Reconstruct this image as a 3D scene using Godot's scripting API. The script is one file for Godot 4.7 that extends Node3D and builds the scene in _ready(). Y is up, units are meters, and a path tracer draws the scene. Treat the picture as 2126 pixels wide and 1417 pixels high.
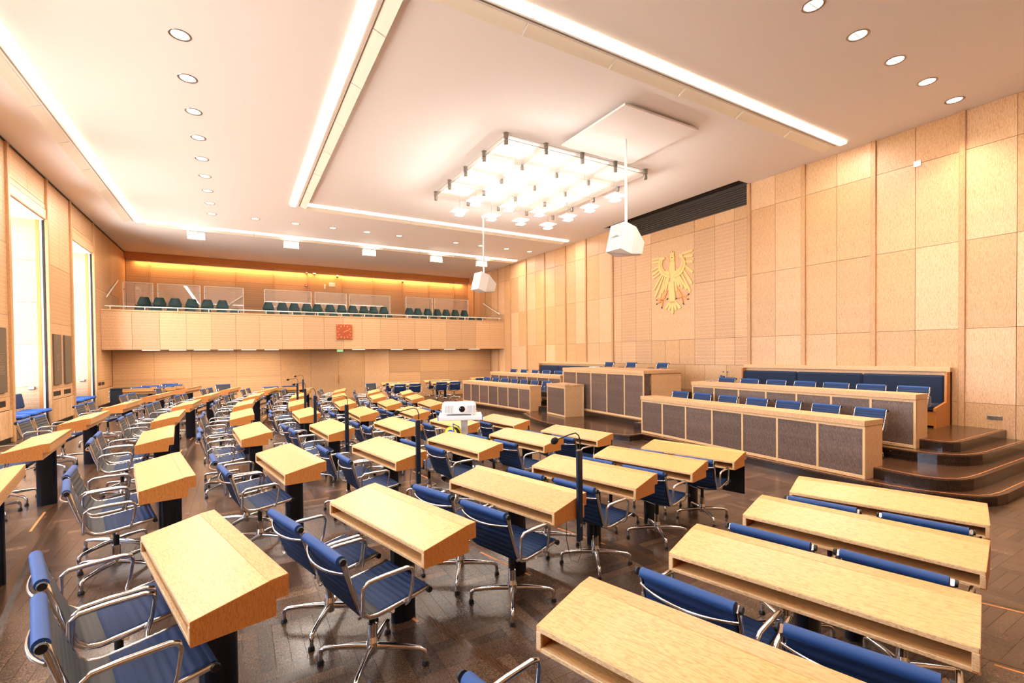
extends Node3D
# A council chamber: tiered arcs of two-seat desks face a podium on the right wall, a gallery hangs on the far wall.
# World: camera above (0, 0, 0), x towards the podium wall, -z towards the gallery, y up, metres; y = 0 is the innermost floor.
const XR := 11.65          # podium wall
const XL := -3.963         # window wall
const ZB := -25.06         # wall behind the gallery
const ZU := -22.23         # wall under the gallery
const ZG := -20.73         # gallery front
const ZN := 4.0            # wall behind the camera
const YC := 6.413          # ceiling
const TIER := [0.0, 0.065, 0.125, 0.177, 0.228, 0.279, 0.344]        # floor of each arc of desks, inner to outer
const RAD := [25.747, 26.839, 27.919, 28.993, 30.082, 31.163, 32.227] # radius of each arc at the user's edge of its desks
const ARC := Vector2(29.952, -10.19)                                  # common centre (x, z)
const NTH := ["nearest", "second", "third", "fourth", "fifth", "sixth", "farthest"]

var taken := {}
var mats := {}
var shared := {}
var rng := RandomNumberGenerator.new()

# ---------------------------------------------------------------- geometry
class M:
	var v := PackedVector3Array()
	var n := PackedVector3Array()
	var c := PackedColorArray()
	var tint := Color.WHITE
	var xf := Transform3D.IDENTITY

	func put(a: Vector3, b: Vector3, d: Vector3, na: Vector3, nb: Vector3, nd: Vector3) -> void:
		if (b - a).cross(d - a).dot(na + nb + nd) > 0.0:   # front faces run clockwise
			var t := b; b = d; d = t
			t = nb; nb = nd; nd = t
		for p in [a, b, d]:
			v.append(xf * p)
		for q in [na, nb, nd]:
			n.append((xf.basis * q).normalized())
		for i in 3:
			c.append(tint)

	func face(p: Array, away: Vector3) -> void:          # a flat convex polygon facing along «away»
		var q := Vector3.ZERO
		for i in range(1, p.size() - 1):
			q = (p[i] - p[0]).cross(p[i + 1] - p[0])
			if q.length() > 1e-12:
				break
		q = q.normalized()
		if q.dot(away) < 0.0:
			q = -q
		for i in range(1, p.size() - 1):
			put(p[0], p[i], p[i + 1], q, q, q)

	func box(m: Vector3, s: Vector3, b := 0.0) -> void:   # centre, size, chamfer
		var h := s / 2.0
		b = minf(b, minf(h.x, minf(h.y, h.z)) * 0.9)
		for ax in 3:
			var i := (ax + 1) % 3
			var j := (ax + 2) % 3
			for sg in [-1.0, 1.0]:
				var p := []
				for k in [[-1.0, -1.0], [1.0, -1.0], [1.0, 1.0], [-1.0, 1.0]]:
					var q := Vector3.ZERO
					q[ax] = sg * h[ax]; q[i] = k[0] * (h[i] - b); q[j] = k[1] * (h[j] - b)
					p.append(m + q)
				var w := Vector3.ZERO
				w[ax] = sg
				face(p, w)
		if b <= 0.0:
			return
		for ax in 3:
			var i := (ax + 1) % 3
			var j := (ax + 2) % 3
			for si in [-1.0, 1.0]:
				for sj in [-1.0, 1.0]:
					var p := []
					for k in [[-1.0, 0], [1.0, 0], [1.0, 1], [-1.0, 1]]:
						var q := Vector3.ZERO
						q[ax] = k[0] * (h[ax] - b)
						q[i] = si * (h[i] - (0.0 if k[1] == 0 else b))
						q[j] = sj * (h[j] - (b if k[1] == 0 else 0.0))
						p.append(m + q)
					var w := Vector3.ZERO
					w[i] = si; w[j] = sj
					face(p, w)
		for sx in [-1.0, 1.0]:
			for sy in [-1.0, 1.0]:
				for sz in [-1.0, 1.0]:
					var g := Vector3(sx, sy, sz)
					face([m + g * Vector3(h.x, h.y - b, h.z - b), m + g * Vector3(h.x - b, h.y, h.z - b), m + g * Vector3(h.x - b, h.y - b, h.z)], g)

	func span(a: Vector3, e: Vector3, b := 0.0) -> void:  # a box from corner to corner
		box((a + e) / 2.0, (e - a).abs(), b)

	func prism(poly: PackedVector2Array, h0: float, h1: float, f := Transform3D.IDENTITY) -> void:  # polygon in x, y; extruded along z
		var k := f
		var area := 0.0
		for i in poly.size():
			area += poly[i].cross(poly[(i + 1) % poly.size()])
		var sg := 1.0 if area > 0.0 else -1.0
		var t := Geometry2D.triangulate_polygon(poly)
		for e in [[h0, -1.0], [h1, 1.0]]:
			var w: Vector3 = k.basis * Vector3(0, 0, e[1] * signf(h1 - h0))
			for i in range(0, t.size(), 3):
				var p := []
				for j in 3:
					p.append(k * Vector3(poly[t[i + j]].x, poly[t[i + j]].y, e[0]))
				face(p, w)
		for i in poly.size():
			var a := poly[i]
			var b := poly[(i + 1) % poly.size()]
			if a.distance_to(b) < 1e-6:
				continue
			var d := b - a
			face([k * Vector3(a.x, a.y, h0), k * Vector3(b.x, b.y, h0), k * Vector3(b.x, b.y, h1), k * Vector3(a.x, a.y, h1)], k.basis * Vector3(d.y, -d.x, 0) * sg)

	func slab(poly: PackedVector2Array, y0: float, y1: float) -> void:   # polygon in x, z; between two heights
		prism(poly, y0, y1, Transform3D(Basis(Vector3(1, 0, 0), Vector3(0, 0, 1), Vector3(0, 1, 0)), Vector3.ZERO))

	func tube(p: PackedVector3Array, r: Array, sides := 8, flat := 1.0, caps := true) -> void:   # r: one radius or one per point; flat squeezes the section sideways
		var side := Vector3.ZERO
		var rings := []
		for i in p.size():
			var dir := (p[mini(i + 1, p.size() - 1)] - p[maxi(i - 1, 0)]).normalized()
			if side == Vector3.ZERO:
				side = dir.cross(Vector3.UP)
				if side.length() < 0.05:
					side = dir.cross(Vector3.RIGHT)
			side = (side - dir * side.dot(dir)).normalized()
			var up := side.cross(dir)
			var rr: float = r[mini(i, r.size() - 1)]
			var ring := []
			for k in sides:
				var an := TAU * k / sides
				ring.append([p[i] + side * cos(an) * rr * flat + up * sin(an) * rr, (side * cos(an) / flat + up * sin(an)).normalized()])
			rings.append(ring)
		for i in p.size() - 1:
			for k in sides:
				var a = rings[i][k]
				var b = rings[i][(k + 1) % sides]
				var d = rings[i + 1][(k + 1) % sides]
				var e = rings[i + 1][k]
				put(a[0], b[0], d[0], a[1], b[1], d[1])
				put(a[0], d[0], e[0], a[1], d[1], e[1])
		if caps:
			for end in [0, p.size() - 1]:
				var q := []
				for k in sides:
					q.append(rings[end][k][0])
				face(q, p[end] - p[1 if end == 0 else p.size() - 2])

	func lathe(prof: Array, seg := 16, at := Vector3.ZERO) -> void:   # prof: Vector2(radius, height), bottom to top
		for i in prof.size() - 1:
			var a: Vector2 = prof[i]
			var b: Vector2 = prof[i + 1]
			var nn := Vector2(b.y - a.y, a.x - b.x).normalized()
			for k in seg:
				var t0 := TAU * k / seg
				var t1 := TAU * (k + 1) / seg
				var d0 := Vector3(cos(t0), 0, sin(t0))
				var d1 := Vector3(cos(t1), 0, sin(t1))
				var u := Vector3.UP
				var n0 := d0 * nn.x + u * nn.y
				var n1 := d1 * nn.x + u * nn.y
				if a.x > 1e-5:
					put(at + d0 * a.x + u * a.y, at + d1 * a.x + u * a.y, at + d1 * b.x + u * b.y, n0, n1, n1)
				if b.x > 1e-5:
					put(at + d0 * a.x + u * a.y, at + d1 * b.x + u * b.y, at + d0 * b.x + u * b.y, n0, n1, n0)

	func ball(m: Vector3, r: Vector3, seg := 14, rows := 8) -> void:
		for i in rows:
			for k in seg:
				var q := []
				for e in [[i, k], [i, k + 1], [i + 1, k + 1], [i + 1, k]]:
					var la: float = PI * e[0] / rows - PI / 2
					var lo: float = TAU * e[1] / seg
					q.append(Vector3(cos(la) * cos(lo), sin(la), cos(la) * sin(lo)))
				put(m + q[0] * r, m + q[1] * r, m + q[2] * r, q[0] / r, q[1] / r, q[2] / r)
				put(m + q[0] * r, m + q[2] * r, m + q[3] * r, q[0] / r, q[2] / r, q[3] / r)

	func grid(g: Array) -> void:                          # rows of points, smooth, seen from both sides through its own thickness
		var rows := g.size()
		var cols: int = g[0].size()
		var nn := []
		for i in rows:
			var row := []
			for j in cols:
				var a: Vector3 = g[mini(i + 1, rows - 1)][j] - g[maxi(i - 1, 0)][j]
				var b: Vector3 = g[i][mini(j + 1, cols - 1)] - g[i][maxi(j - 1, 0)]
				row.append(a.cross(b).normalized())
			nn.append(row)
		for i in rows - 1:
			for j in cols - 1:
				put(g[i][j], g[i][j + 1], g[i + 1][j + 1], nn[i][j], nn[i][j + 1], nn[i + 1][j + 1])
				put(g[i][j], g[i + 1][j + 1], g[i + 1][j], nn[i][j], nn[i + 1][j + 1], nn[i + 1][j])

	func mesh(colors := false) -> ArrayMesh:
		var a := []
		a.resize(Mesh.ARRAY_MAX)
		a[Mesh.ARRAY_VERTEX] = v
		a[Mesh.ARRAY_NORMAL] = n
		if colors:
			a[Mesh.ARRAY_COLOR] = c
		var m := ArrayMesh.new()
		m.add_surface_from_arrays(Mesh.PRIMITIVE_TRIANGLES, a)
		return m

# ---------------------------------------------------------------- nodes
func numbered(called: String) -> String:
	var k: int = taken.get(called, -1) + 1
	taken[called] = k
	return called if k == 0 else "%s_%03d" % [called, k]

func tag(o: Node, label: String, category: String, group := "") -> Node:
	o.set_meta("label", label)
	o.set_meta("category", category)
	if group:
		o.set_meta("group", group)
	return o

func thing(called: String, label: String, category: String, at := Vector3.ZERO, turn := 0.0, group := "") -> Node3D:
	var o := Node3D.new()
	o.name = numbered(called)
	add_child(o)
	o.position = at
	o.rotation.y = turn
	tag(o, label, category, group)
	return o

func shell(called: String) -> Node3D:                    # a piece of the room
	var o := Node3D.new()
	o.name = called
	add_child(o)
	o.set_meta("kind", "structure")
	return o

func part(called: String, mesh: Mesh, mat: Material, up: Node, at := Vector3.ZERO) -> MeshInstance3D:
	var o := MeshInstance3D.new()
	o.mesh = mesh
	o.material_override = mat
	o.name = called
	up.add_child(o, true)
	o.position = at
	return o

func obj(called: String, m: M, mat: Material, up: Node) -> MeshInstance3D:
	return part(called, m.mesh(), mat, up)

func boxed(called: String, m: Vector3, s: Vector3, mat: Material, up: Node, b := 0.003) -> MeshInstance3D:   # alike sizes share one mesh
	var key := "%.3f %.3f %.3f %.3f" % [s.x, s.y, s.z, b]
	if not shared.has(key):
		var g := M.new()
		g.box(Vector3.ZERO, s, b)
		shared[key] = g.mesh()
	return part(called, shared[key], mat, up, m)

func ends(called: String, a: Vector3, b: Vector3, mat: Material, up: Node, bev := 0.003) -> MeshInstance3D:
	return boxed(called, (a + b) / 2.0, (b - a).abs(), mat, up, bev)

func copy(o: Node3D, label: String, at: Vector3, turn: float, group := "") -> Node3D:
	var c: Node3D = o.duplicate()
	c.name = numbered(String(o.name).rstrip("0123456789").trim_suffix("_"))
	add_child(c)
	c.position = at
	c.rotation.y = turn
	c.set_meta("label", label)
	if group:
		c.set_meta("group", group)
	return c

# ---------------------------------------------------------------- materials
var tex := {}

func grain_images() -> void:
	var f := FastNoiseLite.new()
	f.seed = 7
	f.noise_type = FastNoiseLite.TYPE_SIMPLEX_SMOOTH
	f.frequency = 0.012
	f.fractal_octaves = 4
	var base := f.get_seamless_image(512, 512)
	base.convert(Image.FORMAT_RGB8)
	var d := base.get_data()
	var look := func(x: int, y: int) -> float: return d[3 * ((y & 511) * 512 + (x & 511))] / 255.0
	for kind in ["oak", "walnut", "slots"]:
		var im := Image.create(512, 512, false, Image.FORMAT_RGB8)
		for y in 512:
			for x in 512:
				var w: float = look.call(x * 2, y)                     # broad bands, drawn out along y
				var rings := 0.5 + 0.5 * sin((x / 512.0 * 6.0 + w * 3.2 + look.call(x, y * 2) * 0.5) * TAU)
				var pores: float = look.call(x * 17 + 40, y * 2)
				var g := 0.0
				if kind == "walnut":
					g = clampf(rings * 0.45 + pores * 0.75 - 0.1, 0, 1)
					im.set_pixel(x, y, Color(1, 1, 1).lerp(Color(0.5, 0.46, 0.42), g))
				else:
					g = clampf(pow(rings, 3.0) * 0.55 + (pores - 0.5) * 0.35 + 0.1, 0, 1)
					var c := Color(1, 0.99, 0.97).lerp(Color(0.82, 0.735, 0.62), g)
					if kind == "slots":                                  # rows of fine drilled slots with a plain line between
						var r := y % 64
						if r > 10 and (x % 8) < 3 and (r % 9) < 6:
							c = c * Color(0.80, 0.75, 0.70)
						elif r <= 5:
							c = c.lerp(Color(1, 1, 0.97), 0.5)
					im.set_pixel(x, y, c)
		tex[kind] = ImageTexture.create_from_image(im)
	f.frequency = 0.05
	var cl := f.get_seamless_image(256, 256)
	cl.convert(Image.FORMAT_RGB8)
	for y in 256:
		for x in 256:
			var q := 0.86 + 0.14 * cl.get_pixel(x, y).r - (0.07 if (x + y) % 2 == 0 else 0.0)
			cl.set_pixel(x, y, Color(q, q, q))
	tex["cloth"] = ImageTexture.create_from_image(cl)

func mat(key: String, col: Color, rough: float, metal := 0.0, map := "", scale := Vector3.ONE, world := false) -> StandardMaterial3D:
	if mats.has(key):
		return mats[key]
	var m := StandardMaterial3D.new()
	m.resource_name = key
	m.albedo_color = col
	m.roughness = rough
	m.metallic = metal
	if map:
		m.albedo_texture = tex[map]
		m.uv1_triplanar = true
		m.uv1_world_triplanar = world
		m.uv1_scale = scale
	mats[key] = m
	return m

func glow(key: String, col: Color, power: float) -> StandardMaterial3D:
	var m := mat(key, Color(0.95, 0.95, 0.95), 0.5)
	m.emission_enabled = true
	m.emission = col
	m.emission_energy_multiplier = power
	return m

func rgb(r: int, g: int, b: int) -> Color:
	return Color8(r, g, b)

# ---------------------------------------------------------------- the scene
func area_light(at: Vector3, size: Vector2, face: Vector3, col: Color, power: float) -> void:
	var l := AreaLight3D.new()
	l.name = numbered("area_light")
	add_child(l)
	l.area_size = size
	l.area_normalize_energy = true
	l.light_color = col
	l.light_energy = power
	l.area_range = 60.0
	l.area_attenuation = 2.0
	l.shadow_enabled = true
	var up := Vector3(0, 0, -1) if absf(face.y) > 0.9 else Vector3.UP
	l.transform = Transform3D(Basis.looking_at(face, up), at)

func _ready() -> void:
	rng.seed = 11
	# camera: level wide angle with a shifted lens
	var cam := Camera3D.new()
	cam.name = "camera"
	add_child(cam)
	var yaw := deg_to_rad(30.2247)
	var pit := deg_to_rad(-0.8541)
	var rol := deg_to_rad(-0.5736)
	var fw := Vector3(sin(yaw) * cos(pit), sin(pit), -cos(yaw) * cos(pit))
	var rt := Vector3(cos(yaw), 0, sin(yaw))
	var up := rt.cross(fw)
	cam.transform = Transform3D(Basis(rt * cos(rol) + up * sin(rol), up * cos(rol) - rt * sin(rol), -fw), Vector3(0, 2.0136, 0))
	cam.projection = Camera3D.PROJECTION_FRUSTUM
	cam.near = 0.1
	cam.far = 200.0
	cam.size = 2.0 * 0.1 * 708.5 / 978.84
	cam.frustum_offset = Vector2(0, 0.1 * (749.74 - 708.5) / 978.84)
	cam.current = true
	# daylight
	var sky_m := ProceduralSkyMaterial.new()
	sky_m.sky_top_color = Color(0.72, 0.84, 1.0)
	sky_m.sky_horizon_color = Color(0.90, 0.95, 1.0)
	sky_m.ground_horizon_color = Color(0.98, 0.97, 0.95)
	sky_m.ground_bottom_color = Color(0.95, 0.93, 0.90)
	sky_m.sun_angle_max = 0.0
	var sky := Sky.new()
	sky.sky_material = sky_m
	var env := Environment.new()
	env.background_mode = Environment.BG_SKY
	env.sky = sky
	env.background_energy_multiplier = SKY
	env.tonemap_mode = Environment.TONE_MAPPER_LINEAR
	env.tonemap_exposure = EXPO
	env.sdfgi_enabled = true
	env.ssao_enabled = true
	env.ssil_enabled = true
	var we := WorldEnvironment.new()
	we.name = "world_environment"
	we.environment = env
	add_child(we)
	# the light of the long ceiling troughs: each just below its glowing strip
	var warm := Color(1.0, 0.965, 0.92)
	for s in STRIPS:
		var c := Vector3(s[0], YC - 0.065, s[1])
		area_light(c, Vector2(s[2], s[3]), Vector3.DOWN, warm, STRIP_W * maxf(s[2], s[3]))
	# behind the valance of the gallery wall, downwards
	area_light(Vector3((XL + XR) / 2.0, 6.10, ZB + 0.14), Vector2(15.0, 0.06), Vector3(0, -1, 0.0), Color(1.0, 0.74, 0.45), 22.0)
	# sixteen square lamps below the glass canopy throw their light up
	for i in 4:
		for j in 4:
			area_light(Vector3(LAMP_X[i], 5.745, LAMP_Z[j]), Vector2(0.16, 0.16), Vector3.UP, Color(1.0, 0.97, 0.94), UP_W)
	grain_images()
	materials()
	room()
	ceiling_fittings()
	gallery()
	podium()
	desks()
	small_things()

const SKY := 21.0
const EXPO := 1.06
const STRIP_W := 2.5
const UP_W := 5.5
const LAMP_X := [5.15, 6.09, 7.03, 7.97]
const LAMP_Z := [-8.64, -9.59, -10.53, -11.5]
# x, z of the middle, width in x, width in z of the glowing strips
const STRIPS := [[-2.66, -9.6, 0.14, 19.2], [1.475, -10.05, 0.16, 10.1], [6.5, -5.12, 9.3, 0.16], [6.5, -14.78, 9.4, 0.16], [4.45, -19.02, 13.9, 0.16], [4.45, -1.1, 13.9, 0.16]]

func materials() -> void:
	var wall_s := Vector3(1 / 0.55, 1 / 2.6, 1 / 0.55)
	for i in 4:
		var k: float = [1.0, 0.95, 1.04, 0.98][i]
		mat("oak%d" % i, Color(0.86 * k, 0.71 * k * [1.0, 0.985, 1.01, 0.97][i], 0.555 * k * [1.0, 0.95, 1.04, 0.92][i]), 0.42, 0, "oak", wall_s, true).uv1_offset = Vector3(0.37 * i, 0.21 * i, 0.53 * i)
		mat("slots%d" % i, Color(0.86 * k, 0.71 * k, 0.56 * k), 0.5, 0, "slots", Vector3.ONE / 0.8, true).uv1_offset = Vector3(0.29 * i, 0, 0.41 * i)
		mat("desk%d" % i, Color(0.87 * k, 0.67 * k, 0.43 * k), 0.34, 0, "oak", Vector3(1 / 0.42, 1 / 0.42, 1 / 1.7)).uv1_offset = Vector3(0.31 * i, 0.1 * i, 0.27 * i)
		mat("counter%d" % i, Color(0.85 * k, 0.69 * k, 0.52 * k), 0.4, 0, "oak", Vector3(1 / 0.5, 1 / 1.4, 1 / 0.5)).uv1_offset = Vector3(0.31 * i, 0.1 * i, 0.27 * i)
		mat("insert%d" % i, Color(0.55 * k, 0.455 * k, 0.405 * k), 0.38, 0.15, "walnut", Vector3(1 / 0.4, 1 / 1.8, 1 / 0.4)).uv1_offset = Vector3(0.31 * i, 0.1 * i, 0.27 * i)
	mat("side", Color(0.80, 0.53, 0.275), 0.36, 0, "oak", Vector3(1 / 0.3, 1 / 0.9, 1 / 0.3))  # deeper orange, with the shade on the desk ends put into the colour
	mat("batten", Color(0.79, 0.63, 0.46), 0.42, 0, "oak", wall_s, true)
	mat("joint", Color(0.36, 0.24, 0.14), 0.7)
	mat("lipping", Color(0.90, 0.76, 0.58), 0.4, 0, "oak", Vector3(1 / 0.3, 1 / 0.3, 1 / 1.4))
	mat("plaster", Color(0.93, 0.905, 0.89), 0.9)
	mat("dark", Color(0.20, 0.15, 0.095), 0.55)
	mat("black", Color(0.02, 0.02, 0.022), 0.5)
	mat("pillar", Color(0.012, 0.035, 0.10), 0.3)
	mat("navy", Color(0.03, 0.19, 0.38), 0.72, 0, "cloth", Vector3.ONE * 9.0)
	mat("roll", Color(0.09, 0.29, 0.55), 0.6, 0, "cloth", Vector3.ONE * 9.0)  # navy cloth, with the light on the top roll put into the colour
	mat("charcoal", Color(0.245, 0.25, 0.26), 0.62, 0, "cloth", Vector3.ONE * 9.0)
	mat("sky_blue", Color(0.02, 0.32, 0.66), 0.75, 0, "cloth", Vector3.ONE * 9.0)
	mat("bench_cloth", Color(0.055, 0.14, 0.26), 0.85, 0, "cloth", Vector3.ONE * 9.0)
	mat("post", Color(0.06, 0.13, 0.20), 0.3)
	mat("foam", Color(0.015, 0.015, 0.017), 0.95)
	mat("lens", Color(0.10, 0.08, 0.07), 0.06)
	mat("green", Color(0.035, 0.21, 0.21), 0.55)
	mat("chrome", Color(0.86, 0.86, 0.86), 0.12, 1.0)
	mat("steel", Color(0.62, 0.60, 0.57), 0.32, 1.0)
	mat("cream", Color(0.93, 0.90, 0.84), 0.4)
	mat("white", Color(0.94, 0.94, 0.93), 0.35)
	mat("grey_cloth", Color(0.72, 0.74, 0.75), 0.8)
	mat("plaque", Color(0.42, 0.39, 0.34), 0.45, 0.5)
	mat("copper", Color(0.72, 0.36, 0.22), 0.4, 0.5)
	mat("brass", Color(0.95, 0.72, 0.52), 0.3, 0.8)
	mat("red", Color(0.7, 0.08, 0.06), 0.5)
	mat("yellow", Color(0.95, 0.85, 0.15), 0.5)
	mat("reel", Color(0.05, 0.35, 0.75), 0.4)
	mat("gold_wood", Color(0.97, 0.84, 0.56), 0.5, 0, "oak", Vector3.ONE * 3.0)
	mat("gold_foot", Color(0.90, 0.60, 0.32), 0.5)
	for i in 5:
		var w: Color = [Color(0.41, 0.313, 0.253), Color(0.473, 0.367, 0.293), Color(0.36, 0.272, 0.22), Color(0.537, 0.424, 0.341), Color(0.43, 0.332, 0.265)][i]
		mat("plank_x%d" % i, w, 0.24, 0, "walnut", Vector3(1 / 0.25, 1, 1 / 0.9), true)
		mats["plank_x%d" % i].uv1_offset = Vector3(0.17 * i, 0, 0.3 * i)
		mat("plank_z%d" % i, w * Color(0.93, 0.93, 0.93), 0.24, 0, "walnut", Vector3(1 / 0.9, 1, 1 / 0.25), true)
	for k in ["plank_x", "plank_z"]:
		var m: StandardMaterial3D = mat(k, Color(1, 1, 1), 0.24, 0, "walnut", Vector3(1 / 0.25, 1, 1 / 0.9) if k == "plank_x" else Vector3(1 / 0.9, 1, 1 / 0.25), true)
		m.vertex_color_use_as_albedo = true
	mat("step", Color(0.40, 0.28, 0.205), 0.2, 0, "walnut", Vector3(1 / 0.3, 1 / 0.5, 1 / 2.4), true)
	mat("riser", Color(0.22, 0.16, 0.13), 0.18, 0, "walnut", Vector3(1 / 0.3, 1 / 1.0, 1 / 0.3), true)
	mat("inlay", Color(0.82, 0.52, 0.27), 0.4)
	glow("tube_glow", Color(1.0, 0.94, 0.84), 3.2)
	glow("disc_glow", Color(1.0, 0.97, 0.92), 2.2)
	glow("lamp_glow", Color(1.0, 0.95, 0.88), 3.0)
	glow("added_pane_glow", Color(1.0, 0.96, 0.90), 1.1)  # for the glowing boards added above the canopy panes
	glow("sign_glow", Color(0.35, 0.9, 0.5), 0.8)
	var gl := mat("glass", Color(0.92, 0.97, 0.96, 0.10), 0.02)
	gl.transparency = BaseMaterial3D.TRANSPARENCY_ALPHA
	gl = mat("canopy_glass", Color(0.97, 0.96, 0.94, 0.35), 0.05)
	gl.transparency = BaseMaterial3D.TRANSPARENCY_ALPHA

func pick(kind: String) -> StandardMaterial3D:
	return mats[kind + str(rng.randi() % 4)]

# panels on a wall: along z on the planes x = const, along x on the planes z = const
func panel_field(up: Node, across_z: bool, plane: float, inward: float, cols: Array, rows: Array, kind: Callable, thick := 0.02) -> void:
	for i in cols.size() - 1:
		for j in rows.size() - 1:
			var a := minf(cols[i], cols[i + 1]) + 0.003
			var b := maxf(cols[i], cols[i + 1]) - 0.003
			var k: String = kind.call(i, j)
			if k == "":
				continue
			var d := plane - inward * thick
			var lo := Vector3(minf(plane, d), rows[j] + 0.003, a) if across_z else Vector3(a, rows[j] + 0.003, minf(plane, d))
			var hi := Vector3(maxf(plane, d), rows[j + 1] - 0.003, b) if across_z else Vector3(b, rows[j + 1] - 0.003, maxf(plane, d))
			ends("panel", lo, hi, pick(k), up, 0.0025)

func room() -> void:
	# ---- podium wall
	var w := shell("wall_right")
	var g := M.new()
	g.span(Vector3(XR + 0.021, -0.3, ZB - 0.3), Vector3(XR + 0.35, YC + 0.9, ZN + 0.3))
	obj("backing", g, mats.joint, w)
	var bat := [3.7, 2.29, 0.87, -0.54, -1.95, -3.362, -4.773, -6.195, -7.571]
	var far := [-12.786, -14.271, -15.59, -17.091, -18.596, -20.065, -21.348, -22.8, -24.2, ZB]
	var rows := [0.0, 1.04, 2.405, 4.03, 5.69, YC]
	for set_ in [bat, far]:
		var cols := []
		for i in set_.size():
			cols.append(set_[i])
			if i < set_.size() - 1:
				cols.append((set_[i] + set_[i + 1]) / 2.0)
		panel_field(w, true, XR, -1.0, cols, rows, func(_i, _j): return "oak")
		for z in set_:
			ends("batten", Vector3(XR - 0.045, 0.0, z - 0.045), Vector3(XR, YC, z + 0.045), mats.batten, w, 0.006)
	# the drilled field behind the emblem
	panel_field(w, true, XR, -1.0, [-7.571, -8.0, -8.61, -9.29], [1.66, 2.405, 4.03, 5.55], func(_i, _j): return "slots")
	panel_field(w, true, XR, -1.0, [-10.97, -11.654, -12.345, -12.786], [1.66, 2.405, 4.03, 5.55], func(_i, _j): return "slots")
	panel_field(w, true, XR, -1.0, [-7.571, -8.0, -8.61, -9.29, -10.97, -11.654, -12.345, -12.786], [5.55, 5.89], func(_i, _j): return "oak")
	panel_field(w, true, XR, -1.0, [-9.29, -9.85, -10.4, -10.97], [1.66, 2.405], func(_i, _j): return "oak")
	ends("panel", Vector3(XR, 2.408, -10.967), Vector3(XR + 0.02, 5.547, -9.293), mats.oak0, w)
	panel_field(w, true, XR, -1.0, [-7.571, -8.25, -8.95, -9.65, -10.35, -11.05, -11.75, -12.45, -12.786], [0.3, 1.66], func(_i, _j): return "oak")
	for z in [-8.271, -9.95]:
		boxed("door_knob", Vector3(XR - 0.03, 1.47, z - 0.06), Vector3(0.06, 0.03, 0.03), mats.steel, w, 0.008)
		boxed("door_knob", Vector3(XR - 0.03, 1.47, z + 0.06), Vector3(0.06, 0.03, 0.03), mats.steel, w, 0.008)
	# dark louvred band above it, running up into a slot of the ceiling
	g = M.new()
	g.span(Vector3(XR, 5.89, -12.786), Vector3(XR + 0.02, YC + 0.5, -7.571))
	obj("dark_band", g, mats.dark, w)
	for k in 8:
		ends("slat", Vector3(XR - 0.035, 5.93 + k * 0.062, -12.78), Vector3(XR, 5.965 + k * 0.062, -7.58), mats.dark, w, 0.004)
	var pl := boxed("white_plate", Vector3(XR - 0.012, 5.685, -4.035), Vector3(0.024, 0.12, 0.12), mats.white, w, 0.006)
	pl.set_meta("label", "small white square plate")
	var so := boxed("wall_socket", Vector3(XR - 0.008, 0.80, -2.92), Vector3(0.016, 0.07, 0.20), mats.steel, w, 0.004)
	for k in 3:
		boxed("socket_insert", Vector3(-0.01, 0, -0.06 + 0.06 * k), Vector3(0.008, 0.045, 0.045), mats.plaque, so, 0.002)

	# ---- wall above and under the gallery
	w = shell("wall_back")
	g = M.new()
	g.span(Vector3(XL - 0.3, 2.9, ZB - 0.35), Vector3(XR + 0.3, YC + 0.3, ZB - 0.021))
	g.span(Vector3(XL - 0.3, -0.3, ZU - 0.35), Vector3(XR + 0.3, 2.32, ZU - 0.021))
	obj("backing", g, mats.joint, w)
	var cx := [-3.95, -3.15, -1.585, 0.012, 1.553, 3.076, 4.661, 6.233, 7.779, 9.284, 10.791, 11.63]
	panel_field(w, false, ZB, 1.0, cx, [2.95, 3.52, 4.35, 5.45, 6.2], func(i, _j): return "oak" if i == 5 else "slots")
	for i in range(1, cx.size() - 1):
		ends("batten", Vector3(cx[i] - 0.04, 2.95, ZB), Vector3(cx[i] + 0.04, 6.2, ZB + 0.03), mats.batten, w, 0.006)
	ends("valance", Vector3(XL, 6.16, ZB + 0.22), Vector3(XR, YC, ZB + 0.26), mats.side, w)
	var lx := [-3.95, -2.723, -1.544, -0.032, 1.591]
	panel_field(w, false, ZU, 1.0, lx, [0.0, 1.2, 2.3], func(_i, _j): return "slots")
	panel_field(w, false, ZU, 1.0, [6.213, 7.755, 9.251, 10.82, 11.63], [0.0, 1.2, 2.3], func(_i, _j): return "slots")
	panel_field(w, false, ZU, 1.0, [1.591, 2.766], [0.0, 2.3], func(_i, _j): return "oak")
	panel_field(w, false, ZU, 1.0, [5.074, 6.213], [0.0, 2.3], func(_i, _j): return "oak")
	var dr := shell("door_1")
	for e in [[2.77, 3.925, 3.80], [3.933, 5.07, 3.965]]:
		var leaf := ends("door_leaf", Vector3(e[0], 0.0, ZU - 0.02), Vector3(e[1], 2.28, ZU + 0.004), mats.oak1, dr)
		var hz := M.new()
		hz.xf.origin = -leaf.position
		hz.tube(PackedVector3Array([Vector3(e[2], 0.87, ZU + 0.06), Vector3(e[2], 1.16, ZU + 0.06)]), [0.022], 10)
		for y in [0.90, 1.13]:
			hz.tube(PackedVector3Array([Vector3(e[2], y, ZU), Vector3(e[2], y, ZU + 0.06)]), [0.014], 8)
		obj("handle", hz, mats.brass, leaf)
	dr = shell("door_2")                                  # of the gallery, flush in its wall
	var lf := ends("door_leaf", Vector3(3.12, 3.52, ZB), Vector3(4.62, 5.6, ZB + 0.035), mats.oak3, dr)
	boxed("handle", Vector3(0.1, -0.02, 0.05), Vector3(0.16, 0.03, 0.03), mats.steel, lf, 0.008)
	boxed("lock_plate", Vector3(0.16, -0.08, 0.025), Vector3(0.045, 0.12, 0.02), mats.steel, lf, 0.004)

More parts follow.
